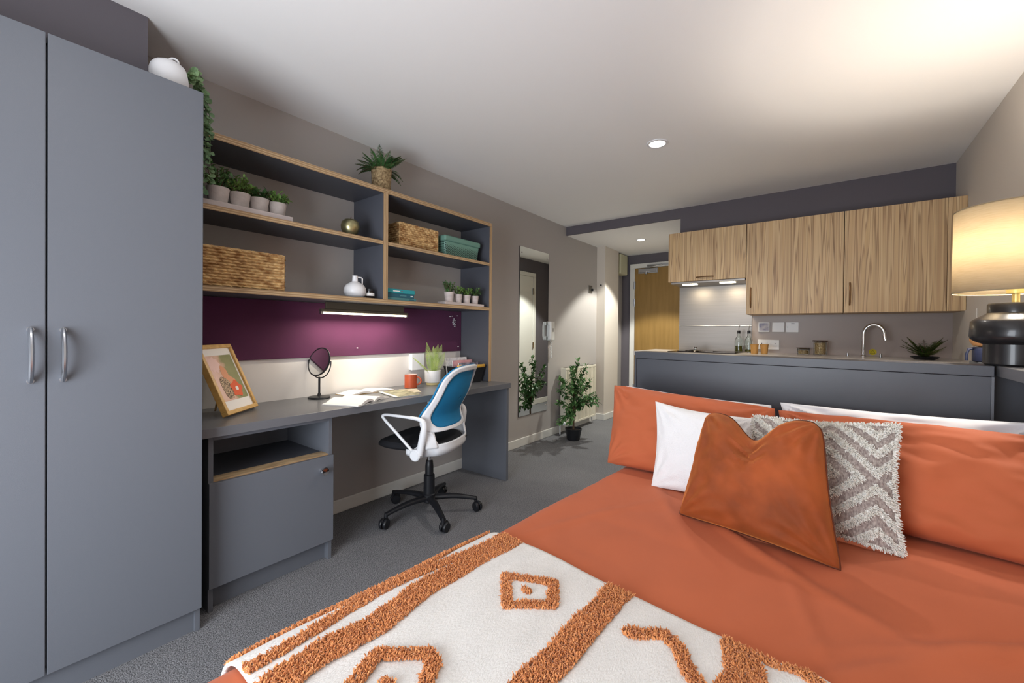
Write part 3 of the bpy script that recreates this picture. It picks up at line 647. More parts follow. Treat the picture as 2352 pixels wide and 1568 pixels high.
# ---- pillows and cushions: corner points, seam outline and inflated faces
def inflate(name, label, cat, BLc, BRc, TLc, TRc, thick, m, rnd_=.010, pinch=.07, chop=0, wrinkle=.006, seed=0, n=56, ear=0, power=.42, group=None, sag=0, surf=None):
    BLc, BRc, TLc, TRc = map(Vector, (BLc, BRc, TLc, TRc))
    c = (BLc+BRc+TLc+TRc)/4; root = thing(name, label, cat, c, group=group)
    ex = ((BRc-BLc)+(TRc-TLc))/2; ey = ((TLc-BLc)+(TRc-BRc))/2; nr = ex.cross(ey).normalized()
    if nr.y > 0: nr = -nr
    W_ = ex.length; H_ = ey.length
    def pt(u, v, side):
        s, q = u*2-1, v*2-1
        uu = s*(1-pinch*(1-q*q)*(abs(s)**2)); vv = q*(1-pinch*(1-s*s)*(abs(q)**2))
        kk = 1-rnd_*(5.0 if q > 0 and chop else 1)*(abs(s)**7)*(abs(q)**7)*2; uu *= kk; vv *= kk
        if chop: vv -= chop*exp(-((s+.02)/.34)**2)*max(0, (q+.3)/1.3)**1.6
        if sag: vv -= sag*(1-s*s)*max(0, q)**2
        a, b = (uu+1)/2, (vv+1)/2
        p = BLc*(1-a)*(1-b)+BRc*a*(1-b)+TLc*(1-a)*b+TRc*a*b
        f = max(0, (1-s*s)*(1-q*q))**power
        wv = wrinkle*(noise.noise(Vector((s*2.1+seed, q*2.1, seed*1.3)))*1.5+.9*noise.noise(Vector((s*6+seed, q*6, 2.2))))
        # radial creases from the corners
        for cs, cq in ((-1, -1), (1, -1), (-1, 1), (1, 1)):
            dx, dy = (s-cs)*W_, (q-cq)*H_; rr = math.hypot(dx, dy); an = math.atan2(dy, dx)
            wv += wrinkle*.9*sin(an*15+seed)*exp(-((rr-.16)/.13)**2)
        if chop: 
            wv += .009*sin((s*.8+(1-q)*.9*(1 if s > 0 else -1))*24)*exp(-((s+.02)/.3)**2-((q-.35)/.28)**2)
            f *= 1-.45*exp(-((s+.02)/.2)**2)*max(0, q)**1.0
        e = p+nr*side*(thick*(1 if side == 1 else .38)*f+wv*min(1, f*1.6))
        return e-c
    mb = MB(); N = n; idx = {}
    vs_ = []; fs = []
    for side in (1, -1):
        for j in range(N+1):
            for i in range(N+1):
                k = (i, j, side if 0 < i < N and 0 < j < N else 0)
                if k in idx: continue
                # finer steps towards the seam
                u = .5-.5*cos(pi*i/N); v = .5-.5*cos(pi*j/N)
                u = .5*u+.5*i/N; v = .5*v+.5*j/N
                idx[k] = len(vs_); vs_.append(pt(u, v, side))
    for side in (1, -1):
        for j in range(N):
            for i in range(N):
                q = [(i, j), (i+1, j), (i+1, j+1), (i, j+1)]
                q = [idx[(a, b, side if 0 < a < N and 0 < b < N else 0)] for a, b in q]
                fs.append(tuple(q if side == 1 else reversed(q)))
    mb.add(vs_, fs); o = mb.build('cover', m, root, smooth=True)
    seam = []
    for i in range(N): seam.append(pt(i/N, 0, 1))
    for i in range(N): seam.append(pt(1, i/N, 1))
    for i in range(N): seam.append(pt(1-i/N, 1, 1))
    for i in range(N): seam.append(pt(0, 1-i/N, 1))
    root['_n'] = 0; del root['_n']
    return root, pt, seam, nr
ZB = .559
inflate('pillow', 'white pillow tucked behind the left terracotta pillow', 'pillow', (1.72, 2.04, ZB), (2.34, 1.98, ZB), (1.596, 2.18, .878), (2.29, 2.12, .856), .05, 'white_cotton', seed=1, group=None)
inflate('pillow', 'white pillow showing above the right terracotta pillow', 'pillow', (2.38, 1.96, ZB), (3.02, 1.90, ZB), (2.31, 2.10, .876), (3.04, 2.05, .893), .055, 'white_cotton', seed=2, wrinkle=.009)
inflate('pillow', 'terracotta pillow at the left of the bed head, by the walkway', 'pillow', (1.665, 1.80, ZB), (2.37, 1.76, ZB), (1.60, 2.02, .897), (2.315, 1.98, .865), .085, 'terra', seed=3, wrinkle=.008, pinch=.05)
inflate('pillow', 'terracotta pillow at the right end, below the table lamp', 'pillow', (2.385, 1.74, ZB), (3.03, 1.66, ZB), (2.315, 1.97, .862), (3.05, 1.90, .872), .085, 'terra', seed=5, wrinkle=.010, pinch=.05)
inflate('cushion', 'white boucle cushion standing behind the rust velvet cushion', 'cushion', (1.925, 1.64, ZB-.004), (2.32, 1.59, ZB), (1.875, 1.83, .868), (2.27, 1.79, .850), .060, 'boucle', seed=6, pinch=.10, power=.5, wrinkle=.004)
chev, cpt, cseam, cn = inflate('cushion', 'ivory and grey cushion with shaggy chevron tufting', 'cushion', (2.24, 1.565, ZB), (2.655, 1.555, ZB-.006), (2.262, 1.735, .868), (2.655, 1.70, .898), .062, 'knit', seed=7, pinch=.09, power=.5, wrinkle=.004)
vel, vpt, vseam, vn = inflate('cushion', 'large rust velvet cushion with chopped top in front of the others', 'cushion', (2.085, 1.45, ZB-.002), (2.515, 1.372, ZB-.008), (2.135, 1.60, .888), (2.470, 1.505, .915), .092, 'velvet', seed=8, pinch=.05, chop=.40, power=.42, wrinkle=.008)
MB().tube(vseam, .0028, 6, closed=True).build('piping', 'piping', vel, smooth=True)
# shaggy chevron stripes on the ivory and grey cushion
def chevrons():
    rnd = random.Random(11); mb = MB()
    nu, nv = 150, 132
    for i in range(nu+1):
        for j in range(nv+1):
            u = (i+rnd.uniform(-.4, .4))/nu; v = (j+rnd.uniform(-.4, .4))/nv
            if not (0 < u < 1 and 0 < v < 1): continue
            s, q = u*2-1, v*2-1
            ph = (abs(((s*1.0+.42) % 1.16)-.58)*1.5+abs(q-.0)*1.5)*2.15
            edge = min(u, 1-u, v, 1-v) < .022
            if (ph % 1) > .46 and not edge: continue
            p = cpt(u, v, 1); e1 = cpt(min(1, u+.01), v, 1)-p; e2 = cpt(u, min(1, v+.01), 1)-p
            nrm = e1.cross(e2)
            if nrm.length < 1e-9: nrm = cn.copy()
            nrm.normalize()
            if nrm.dot(cn) < 0: nrm = -nrm
            h = rnd.uniform(.006, .011); tl = Vector((rnd.gauss(0, .5), rnd.gauss(0, .4), rnd.gauss(-.25, .5)))
            tip = p+(nrm+tl*.8).normalized()*h; e = nrm.orthogonal().normalized(); f = nrm.cross(e); vs_ = []; a0 = rnd.uniform(0, 6.28)
            for c, rr in ((p, .0022), (tip, .0012)):
                for k in range(3): aa = a0+k*2.094; vs_.append(c+(e*cos(aa)+f*sin(aa))*rr)
            mb.add(vs_, [(0, 1, 4, 3), (1, 2, 5, 4), (2, 0, 3, 5), (3, 4, 5)])
    o = mb.build('chevron_tufting', 'tuft_w', chev, recalc=False); o['kind'] = 'stuff'
chevrons()

# ================================================================== OFFICE CHAIR
ch = thing('office_chair', 'white-framed swivel chair with blue mesh back and black seat at the desk', 'office chair', (.455, 1.80, 0), R(19))
# back: local +x is backwards, y sideways
def bxz(y, z):
    k = (z-.47)
    x = .215-.045*exp(-((z-.64)/.10)**2)+.06*max(0, (z-.66))/.3+.02*max(0, (z-.84)/.14)**2
    return x-1.15*y*y-7*max(0, abs(y)-.165)**2
def smooth_loop(ctrl, it=3):
    pts = [(h, z) for h, z in ctrl]+[(-h, z) for h, z in reversed(ctrl)]
    for _ in range(it):
        q = []
        for i in range(len(pts)):
            (x0, y0), (x1, y1) = pts[i], pts[(i+1) % len(pts)]
            q += [(x0*.75+x1*.25, y0*.75+y1*.25), (x0*.25+x1*.75, y0*.25+y1*.75)]
        pts = q
    return pts
def polar(loop, n, c=(0, .75)):
    out = []
    for k in range(n):
        a = 2*pi*(k+.5)/n; dx, dz = cos(a), sin(a); best = 0
        for i in range(len(loop)):
            x0, y0 = loop[i][0]-c[0], loop[i][1]-c[1]; x1, y1 = loop[(i+1) % len(loop)][0]-c[0], loop[(i+1) % len(loop)][1]-c[1]
            den = dx*(y1-y0)-dz*(x1-x0)
            if abs(den) < 1e-12: continue
            t_ = (x0*(y1-y0)-y0*(x1-x0))/den; u_ = (x0*dz-y0*dx)/den
            if t_ > 0 and -1e-9 <= u_ <= 1+1e-9: best = max(best, t_)
        out.append((c[0]+dx*best, c[1]+dz*best))
    return out
NL = 144
LO = polar(smooth_loop([(.10, .566), (.215, .570), (.240, .590), (.236, .66), (.224, .76), (.212, .85), (.196, .90), (.165, .935), (.10, .955)]), NL)
LI = polar(smooth_loop([(.10, .586), (.170, .590), (.198, .625), (.203, .70), (.196, .78), (.184, .85), (.165, .89), (.130, .917), (.08, .926)]), NL)
def ringpt(k, f_, dx=0, L0=LI, L1=LO):
    (y0, z0), (y1, z1) = L0[k % NL], L1[k % NL]; y, z = y0+(y1-y0)*f_, z0+(z1-z0)*f_
    return (bxz(y, z)+dx, y, z)
MB().grid(lambda u, v: ringpt(round(u*NL), v), NL, 4, wrap_u=True).build('back_frame', 'whitep', ch, smooth=True, solid=.016)
CL = [(0, .75)]*NL
MB().grid(lambda u, v: ringpt(round(u*NL), .02+v, -.009, CL, LI), NL, 16, wrap_u=True).build('mesh_back', 'blue', ch, smooth=True, solid=.004)
rp = [(bxz(y, z)-.011, y*.985, z) for y, z in LO if z > .64]
i0 = max(range(len(rp)), key=lambda i: abs(rp[i][2]-rp[i-1][2])+abs(rp[i][1]-rp[i-1][1])); rp = rp[i0:]+rp[:i0]
MB().tube(rp, .0055, 8).build('blue_rim', 'blue', ch, smooth=True)
for s in (-1, 1):
    MB().grid(lambda u, v: (bxz(.196+.042*u, .48+.125*v), s*(.190+.008*sin(pi*v)+(.050-.008*sin(pi*v))*u-.004*v), .48+.125*v), 8, 12).build('back_strut', 'whitep', ch, smooth=True, solid=.014)
MB().box(.1960, .085, .478, .2035, .130, .488).build('maker_label', 'blackp', ch)
# bucket shell wrapping under the seat and up into the back
def tub(u, v):
    a = R(-92+184*u); c_, s_ = cos(a), sin(a); e = 2/2.7; d = abs(math.degrees(a))
    zt = .500 if d < 42 else (.500+.075*(.5-.5*cos(pi*(d-42)/16)) if d < 58 else .575-.105*(.5-.5*cos(pi*min(1, (d-58)/32))))
    k = .76+.24*sin(min(1, v*1.5)*pi/2)**.8
    x = .205*(abs(c_)**e)*(1 if c_ > 0 else -1); y = .240*(abs(s_)**e)*(1 if s_ > 0 else -1)
    return (x*k, y*k, .420+(zt-.420)*v**1.25)
MB().grid(tub, 96, 18).build('seat_shell', 'whitep', ch, smooth=True, solid=.012)
MB().grid(lambda u, v: (-.10+.22*u, -.14+.28*v, .428+.02*(2*v-1)**2), 16, 16).build('under_tray', 'whitep', ch, smooth=True, solid=.012)
def seat_fn(u, v):
    a = 2*pi*u; p = 3.2
    cx_, sx_ = cos(a), sin(a)
    rx = .235*(abs(cx_)**(2/p))*(1 if cx_ > 0 else -1); ry = .235*(abs(sx_)**(2/p))*(1 if sx_ > 0 else -1)
    prof = [(0, .452), (.7, .450), (.93, .453), (1.0, .468), (1.0, .482), (.95, .496), (.7, .500), (0, .498)]
    k = v*7; i = min(6, int(k)); f_ = k-i
    r = prof[i][0]+(prof[i+1][0]-prof[i][0])*f_; z = prof[i][1]+(prof[i+1][1]-prof[i][1])*f_
    return (-.055+rx*r, ry*r, z-.022*max(0, (-rx*r-.13)/.1)**2)
MB().grid(seat_fn, 64, 21, wrap_u=True).build('seat', 'blackf', ch, smooth=True)
for s in (-1, 1):
    y = s*.268
    pts = [(.055, y, .455), (.02, y, .49), (-.10, y, .595), (-.155, y, .645), (-.165, y, .660), (-.145, y, .670), (-.04, y, .665), (.07, y, .660), (.105, y, .650), (.118, y, .625), (.112, y, .58), (.095, y, .50), (.085, y, .455)]
    ar = MB(); 
    def rad(k): return .0085+.012*max(0, (k-.52)/.3 if k < .82 else 1)*1.0
    # smooth the polyline
    sm_ = [Vector(p) for p in pts]
    for _ in range(2): 
        q = [sm_[0]]
        for a, b in zip(sm_[:-1], sm_[1:]): q += [a*.75+b*.25, a*.25+b*.75]
        q.append(sm_[-1]); sm_ = q
    ar.tube(sm_, rad, 12, flat=1.0)
    a_ = ar.build('armrest', 'whitep', ch, smooth=True)
    MB().lathe([(0, -.022), (.028, -.022), (.034, -.016), (.034, .020), (0, .020)], (.065, y, .452), 28, 'y', caps=False).build('arm_hub', 'whitep', a_, smooth=True)
    MB().lathe([(.026, -.0005), (.026, .0012), (.022, .0012)], (.065, y+s*.0225, .452), 28, 'y', caps=False).build('hub_ring', 'satin', a_)
MB().lathe([(.016, .27), (.016, .44)], n=24).build('gas_piston', 'chrome', ch, smooth=True)
MB().lathe([(.026, .19), (.026, .30), (.022, .335), (.0175, .34), (.0175, .335)], n=28).lathe([(.036, .12), (.034, .245), (.027, .25)], n=28).build('column_cover', 'blackp', ch, smooth=True)
MB().box(-.09, -.05, .40, .07, .05, .43).tube([(.0, .05, .415), (.0, .20, .42), (.0, .24, .418)], .006, 8).build('tilt_mechanism', 'blackp', ch, bevel=.006)
MB().lathe([(.030, .07), (.042, .08), (.042, .125), (.030, .135), (0, .136)], n=28).build('base_hub', 'blackp', ch, smooth=True)
for k in range(5):
    a = R(-117+72*k); dx, dy = cos(a), sin(a)
    L0 = MB()
    def lg(u, v, dx=dx, dy=dy):
        r = .03+.27*u; wd = .026-.010*u; h0 = .084-.004*u+.024*sin(pi*u*.5)*(1-u); hh = .032-.012*u
        ang = 2*pi*v; cy = wd*cos(ang); cz = h0+hh/2+hh*.6*sin(ang)-.012*u*u
        return (dx*r-dy*cy, dy*r+dx*cy, cz)
    MB().grid(lambda v, u: lg(u, v), 14, 10, wrap_u=True).tube([(dx*.297, dy*.297, .088), (dx*.300, dy*.300, .05)], .011, 10).build('base_leg', 'blackp', ch, smooth=True)
    b = a+[.5, 2.2, -1.0, 1.4, -2.2][k]; cx_, cy_ = dx*.30+.014*cos(b), dy*.30+.014*sin(b)
    cs = MB()
    ca = b+pi/2
    for s in (-1, 1):
        n_ = 22; vs_ = []; fs = []
        for rr, off in ((0, .004), (.028, .004), (.0305, .008), (.0305, .017), (.026, .0225), (0, .0235)):
            for i in range(n_):
                t_ = 2*pi*i/n_; vs_.append((cx_+cos(b)*rr*cos(t_)+s*off*cos(ca), cy_+sin(b)*rr*cos(t_)+s*off*sin(ca), .031+rr*sin(t_)))
        for q in range(5):
            for i in range(n_): fs.append((q*n_+i, q*n_+(i+1) % n_, (q+1)*n_+(i+1) % n_, (q+1)*n_+i))
        cs.add(vs_, fs)
    cs.tube([(cx_-.028*cos(b), cy_-.028*sin(b), .036), (cx_-.015*cos(b), cy_-.015*sin(b), .054), (cx_+.01*cos(b), cy_+.01*sin(b), .058), (cx_+.026*cos(b), cy_+.026*sin(b), .046)], .007, 8, flat=1.6)
    cs.build('caster', 'blackp', ch, smooth=True)

# ================================================================== PLANTS
def leaf_verts(base, d, up, L, W_, curl=.2, n=4):
    """pointed oval leaf: midrib folded, tip drooping"""
    d = d.normalized(); side = d.cross(up).normalized(); nn = side.cross(d).normalized()
    vs_ = []; fs = []
    for k in range(n+1):
        t_ = k/n; w_ = W_*sin(pi*min(1, t_*.92+.04))**.8*(.5 if k in (0, n) and True else 1)
        if k == n: w_ = 0.0004
        c = base+d*L*t_-nn*curl*L*t_*t_
        vs_ += [c-side*w_*.5+nn*w_*.14, c, c+side*w_*.5+nn*w_*.14]
    for k in range(n):
        a = k*3; fs += [(a, a+1, a+4, a+3), (a+1, a+2, a+5, a+4)]
    return vs_, fs
def rvec(rnd): 
    v = Vector((rnd.gauss(0, 1), rnd.gauss(0, 1), rnd.gauss(0, 1))); return v.normalized()
def bushy(rnd, r, h, nst, leafL, leafW, spread=1.0, per=9, up=1.0):
    fol = MB(); st = MB()
    for s in range(nst):
        a = rnd.uniform(0, 2*pi); rr = r*sqrt(rnd.random())*.6; p0 = Vector((rr*.6*cos(a), rr*.6*sin(a), 0))
        p3 = Vector((r*spread*rnd.uniform(.3, 1)*cos(a), r*spread*rnd.uniform(.3, 1)*sin(a), h*rnd.uniform(.55, 1.0)))
        pts = [p0.lerp(p3, t_/5)+Vector((0, 0, h*.10*sin(pi*t_/5))) for t_ in range(6)]
        st.tube(pts, .0011, 4)
        for k in range(per):
            t_ = (k+1.2)/(per+.6); i = min(4, int(t_*5)); p = pts[i].lerp(pts[i+1], t_*5-i)
            d = ((pts[i+1]-pts[i]).normalized()*.5*up+rvec(rnd)*.8+Vector((0, 0, .15))).normalized()
            fol.add(*leaf_verts(p, d, Vector((0, 0, 1)) if abs(d.z) < .95 else Vector((1, 0, 0)), leafL*rnd.uniform(.6, 1.15), leafW*rnd.uniform(.8, 1.1), rnd.uniform(0, .3), 3))
    return fol, st
def pot_prof(r, h, taper=.75, wall=.005):
    return [(0, 0), (r*taper, 0), (r*(taper+.02), .002), (r, h), (r-wall, h), (r-wall*1.3, h*.86), (0, h*.86)]
def potted(name, label, loc, r, h, m, foliage, fm, stem=None, group=None, rim=False, leaf_label=None):
    t = thing(name, label, 'plant', loc, group=group)
    pr_ = pot_prof(r, h)
    p = MB().lathe(pr_[:-2], n=36, caps=False)
    if rim: p.lathe([(r*1.0, h*.80), (r*1.06, h*.81), (r*1.06, h), (r*.95, h)], n=36, caps=False)
    p.build('pot', m, t, smooth=True)
    MB().lathe([(r-.005, h*.86), (0, h*.88)], n=24, caps=False).build('soil', 'soil', t)
    if stem and stem.v: stem.build('stems', 'stem', t, loc=(0, 0, h*.85))
    fo = foliage.build('foliage', fm, t, loc=(0, 0, h*.85), recalc=False)
    return t
# herb row in concrete pots on the upper left shelf
tag(bx(.12, .618, 1.7095, .292, 1.018, 1.738).build('pot_tray', 'whitewash', bevel=.003), 'whitewashed wooden tray under the four herb pots on the upper left shelf', 'tray')
rnd = random.Random(5)
for k, (y, r, h, fh, fm, fr, lb) in enumerate(((.712, .047, .078, .105, 'leaf_d', .085, 'tall dark herb in the leftmost concrete pot on the upper left shelf'), (.802, .0455, .075, .080, 'leaf', .070, 'bright green herb in the second concrete pot on the upper left shelf'), (.888, .044, .072, .055, 'leaf_d', .060, 'low dark herb in the third concrete pot on the upper left shelf'), (.974, .042, .070, .065, 'leaf', .068, 'fresh green herb in the rightmost concrete pot on the upper left shelf'))):
    f_, s_ = bushy(rnd, fr, fh, 34, .022, .013, 1.0, 9)
    potted('potted_herb', lb, (.215, y, 1.7385), r, h, 'concrete', f_, fm, s_, group='herb pots on the upper left shelf')
# row of white pots lower right
tag(bx(.235, 2.06, 1.3545, .317, 2.475, 1.374).build('pot_tray', 'whitewash', bevel=.002), 'pale tray under the four small white pots on the lower right shelf', 'tray')
for k, (y, r, h, fh, lb) in enumerate(((2.135, .036, .072, .085, 'bushy little plant in the first, largest white pot on the lower right shelf'), (2.228, .032, .062, .062, 'little plant in the second white pot on the lower right shelf'), (2.318, .032, .062, .062, 'little plant in the third white pot on the lower right shelf'), (2.41, .032, .062, .070, 'little plant in the last white pot on the lower right shelf, beside the side panel'))):
    f_, s_ = bushy(rnd, .05, fh, 24, .022, .011, 1.05, 8)
    potted('potted_box_plant', lb, (.276, y, 1.3745), r, h, 'whitewash', f_, ('leaf_d', 'leaf', 'leaf', 'leaf_d')[k], s_, group='small white pots on the lower right shelf')
# fern on the top board
def frond(mb, base, d, L, width, nl, droop, rnd, lw=.006, up=Vector((0, 0, 1)), st=None, tipw=.12):
    d = d.normalized(); pts = []
    for k in range(nl+1):
        t_ = k/nl; pts.append(base+d*L*t_+up*(-droop*L*t_*t_))
    if st is not None: st.tube(pts[::2] if len(pts) > 4 else pts, .0012, 4)
    for k in range(1, nl+1):
        t_ = k/nl; tan = (pts[k]-pts[k-1]).normalized(); side = tan.cross(up).normalized()
        wl = width*(sin(pi*min(1, t_*.85+.12))**.9)*(1-t_*.3)
        for s in (-1, 1):
            dd = (side*s+tan*.65+up*.1*rnd.uniform(-1, 1)).normalized()
            mb.add(*leaf_verts(pts[k], dd, up, max(wl, .004), lw, .12, 2))
fol = MB(); stm = MB()
for k in range(52):
    a = 2*pi*k/52+rnd.uniform(-.2, .2); el = rnd.uniform(.25, 1.9)
    frond(fol, Vector((.02*cos(a), .02*sin(a), 0)), Vector((cos(a), sin(a), el)), rnd.uniform(.11, .20), .036, 18, rnd.uniform(.15, .6)*(1.3 if el < 1 else .5), rnd, .0085, st=stm)
t = thing('potted_fern', 'green fern in a woven seagrass basket on top of the shelving', 'plant', (.19, 1.615, 2.0265))
def woven_pot(r0, r1, h, rows, n=72, amp=.0028):
    def fn(u, v):
        a = 2*pi*u; r = r0+(r1-r0)*v; row = int(v*rows*.999)
        return ((r+amp*abs(sin(pi*v*rows))*(.6+.6*(1 if (int(u*36)+row) % 2 else 0)*abs(sin(u*36*pi))))*cos(a), (r+amp*abs(sin(pi*v*rows))*(.6+.6*(1 if (int(u*36)+row) % 2 else 0)*abs(sin(u*36*pi))))*sin(a), h*v)
    return MB().grid(fn, 144, rows*5, wrap_u=True).lathe([(0, .002), (r0, 0)], n=36, caps=False).lathe([(r1, h), (r1*.9, h), (r1*.86, h*.85), (0, h*.85)], n=36, caps=False)
woven_pot(.052, .062, .165, 12).build('basket', 'wicker_d', t, smooth=True)
stm.build('stems', 'stem', t, loc=(0, 0, .145)); fol.build('foliage', 'leaf_fern', t, loc=(0, 0, .145), recalc=False)
# fern on the worktop
fol = MB(); stm = MB()
for k in range(32):
    a = 2*pi*k/32+rnd.uniform(-.2, .2)
    frond(fol, Vector((0, 0, 0)), Vector((cos(a)*.8, sin(a)*.7, rnd.uniform(.25, 1.5))), rnd.uniform(.12, .20) if sin(a) < .3 else .1, .042, 14, rnd.uniform(.0, .2), rnd, .012, st=stm)
t = thing('potted_fern', 'spiky green fern in a low black bowl on the worktop by the right wall', 'plant', (3.0, 3.96, ZW+.0005))
MB().lathe([(0, 0), (.05, 0), (.075, .018), (.07, .022), (.045, .012), (0, .012)], n=32, caps=False).build('bowl', 'blackp', t, smooth=True)
stm.build('stems', 'stem', t, loc=(0, 0, .014)); fol.build('foliage', mat('olive_fern_green', (54, 84, 30), .55, rgb2=(98, 116, 44), noise_scale=12), t, loc=(0, 0, .014), recalc=False)
# palm on the desk
fol = MB(); stm = MB()
for (dx, dy, dz, L, dr) in ((.10, -.62, .42, .235, .02), (-.05, -.18, 1, .23, .0), (.10, -.06, 1, .20, .04), (.02, .10, 1, .19, .0), (.14, .22, 1, .215, .0), (-.06, .26, 1, .22, .02), (.2, .05, .9, .15, .1), (-.15, -.1, 1, .17, .05), (.22, .42, 1, .17, .05)):
    frond(fol, Vector((dx*.04, dy*.04, -.01)), Vector((dx, dy, dz)), L, .040, 26, dr, rnd, .0036, up=Vector((.9, -.5, .3)).normalized() if dz > .6 else Vector((.5, -.3, .8)).normalized(), st=stm)
t = thing('potted_palm', 'small pale green palm in a white pot with a wooden base on the desk', 'plant', (.125, 2.12, .7630))
MB().lathe([(0, .018), (.054, .018), (.058, .024), (.060, .108), (.055, .108), (.053, .095), (0, .095)], n=40, caps=False).build('pot', 'ceramic', t, smooth=True)
MB().lathe([(0, 0), (.048, 0), (.050, .003), (.050, .018), (0, .018)], n=36, caps=False).build('wooden_base', mat('pale_birch', (206, 190, 140), .6), t, smooth=True)
MB().lathe([(.052, .094), (0, .097)], n=24, caps=False).build('soil', 'soil', t)
stm.build('stems', 'leaf_palm', t, loc=(0, 0, .095)); fol.build('foliage', 'leaf_palm', t, loc=(0, 0, .095), recalc=False)
# artificial ficus tree by the radiator
t = thing('ficus_tree', 'leafy ficus tree in a small black pot on the carpet by the radiator', 'plant', (.29, 3.99, 0))
MB().lathe([(0, 0), (.060, 0), (.068, .006), (.086, .10), (.092, .125), (.086, .125), (.08, .105), (0, .105)], n=36, caps=False).build('pot', 'blackp', t, smooth=True)
MB().lathe([(.08, .106), (0, .112)], n=24, caps=False).build('soil', 'soil', t)
tr = MB(); tr.tube([(0, 0, .10), (.004, -.004, .25), (-.003, .004, .40), (.003, 0, .52), (0, .004, .62)], lambda k: .011-.005*k, 8)
fol = MB(); rnd = random.Random(21)
brs = [((.16, .10, .26), .30), ((-.0, -.30, .20), .30), ((.04, .30, .30), .36), ((.10, -.22, .32), .36), ((.18, -.10, .30), .42), ((-.1, .12, .36), .44), ((.02, .05, .40), .50), ((.06, .16, .36), .48), ((.05, -.12, .34), .50), ((.18, .18, .12), .34), ((.12, -.30, .02), .30), ((.24, .02, .16), .36), ((.0, .30, .16), .44), ((-.05, -.22, .26), .46), ((.1, -.02, .36), .40), ((.12, .26, .2), .32), ((.03, -.33, -.03), .34), ((-.12, -.1, .22), .38), ((.08, .04, .2), .3)]
for (d, z0) in brs:
    d = Vector(d); p0 = Vector((0, 0, z0)); n_ = 8
    pts = [p0+d*(k/n_)+Vector((0, 0, -.06*(k/n_)**2)) for k in range(n_+1)]
    tr.tube(pts, .0028, 5)
    for k in range(1, n_+1):
        for q in range(5):
            dd = (d.normalized()*.6+rvec(rnd)*.9).normalized()
            fol.add(*leaf_verts(pts[k]+rvec(rnd)*.008, dd, Vector((0, 0, 1)) if abs(dd.z) < .95 else Vector((1, 0, 0)), rnd.uniform(.045, .068), rnd.uniform(.026, .036), .25, 3))
tr.build('trunk', 'stem', t, smooth=True); fol.build('foliage', 'leaf_d', t, recalc=False)
# hanging planter lying on the wardrobe with a trailing vine
t = thing('trailing_planter', 'white ceramic planter lying on the wardrobe with a vine trailing down', 'plant', (.42, .485, 2.134), 0)
q = Vector((.12, .96, .2)).normalized().to_track_quat('Z', 'Y')
pl = MB().lathe([(0, -.060), (.020, -.0595), (.038, -.056), (.052, -.049), (.062, -.039), (.069, -.026), (.072, -.010), (.0725, .004), (.070, .018), (.065, .030), (.058, .041), (.050, .05), (.044, .05), (.054, .035), (.062, .01), (.055, -.035), (0, -.05)], n=40, caps=False).build('pot', 'ceramic', t, smooth=True)
pl.rotation_mode = 'QUATERNION'; pl.rotation_quaternion = q
pl.location = (0, 0, 0)
MB().tube([(.0+.014*cos(a_)*.6, .012+.014*cos(a_), .072+.016*sin(a_)) for a_ in [2*pi*k/18 for k in range(18)]], .0042, 8, closed=True).build('ring_handle', 'ceramic', t, smooth=True)
fol = MB(); stm = MB(); rnd = random.Random(9)
for s in range(7):
    m0 = Vector((.015, .06, .025)); k0 = rnd.uniform(-1, 1); 
    xx = -.10+.012*k0+rnd.uniform(-.012, .012); yy = .10+rnd.uniform(-.005, .052)
    mid = Vector((.0+.03*k0, .085, .075-.02*abs(k0)+rnd.uniform(-.02, .03))); ed = Vector((xx*.6, yy, -.04)); bot = Vector((xx, yy+rnd.uniform(-.01, .012), -rnd.uniform(.16, .40)))
    if s < 2: bot = ed+Vector((.0, .02, -.08))
    ctrl = [m0, mid, ed, ed.lerp(bot, .5), bot]
    for _ in range(3):
        qq = [ctrl[0]]
        for a, b in zip(ctrl[:-1], ctrl[1:]): qq += [a*.75+b*.25, a*.25+b*.75]
        qq.append(ctrl[-1]); ctrl = qq
    stm.tube(ctrl, .0012, 4)
    for k in range(2, len(ctrl), 1):
        for sgn in ((-1, 1) if k % 2 else (1,)):
            tan = (ctrl[k]-ctrl[k-1]).normalized() if (ctrl[k]-ctrl[k-1]).length > 1e-6 else Vector((0, 0, -1))
            dd = (tan*.3+rvec(rnd)*.8+Vector((.35, .1, 0))).normalized()
            fol.add(*leaf_verts(ctrl[k], dd, Vector((1, 0, .3)) if abs(dd.x) < .9 else Vector((0, 0, 1)), rnd.uniform(.017, .024), rnd.uniform(.017, .024), .1, 4))
stm.build('stems', 'leaf_euc', t); fol.build('foliage', 'leaf_euc', t, recalc=False)

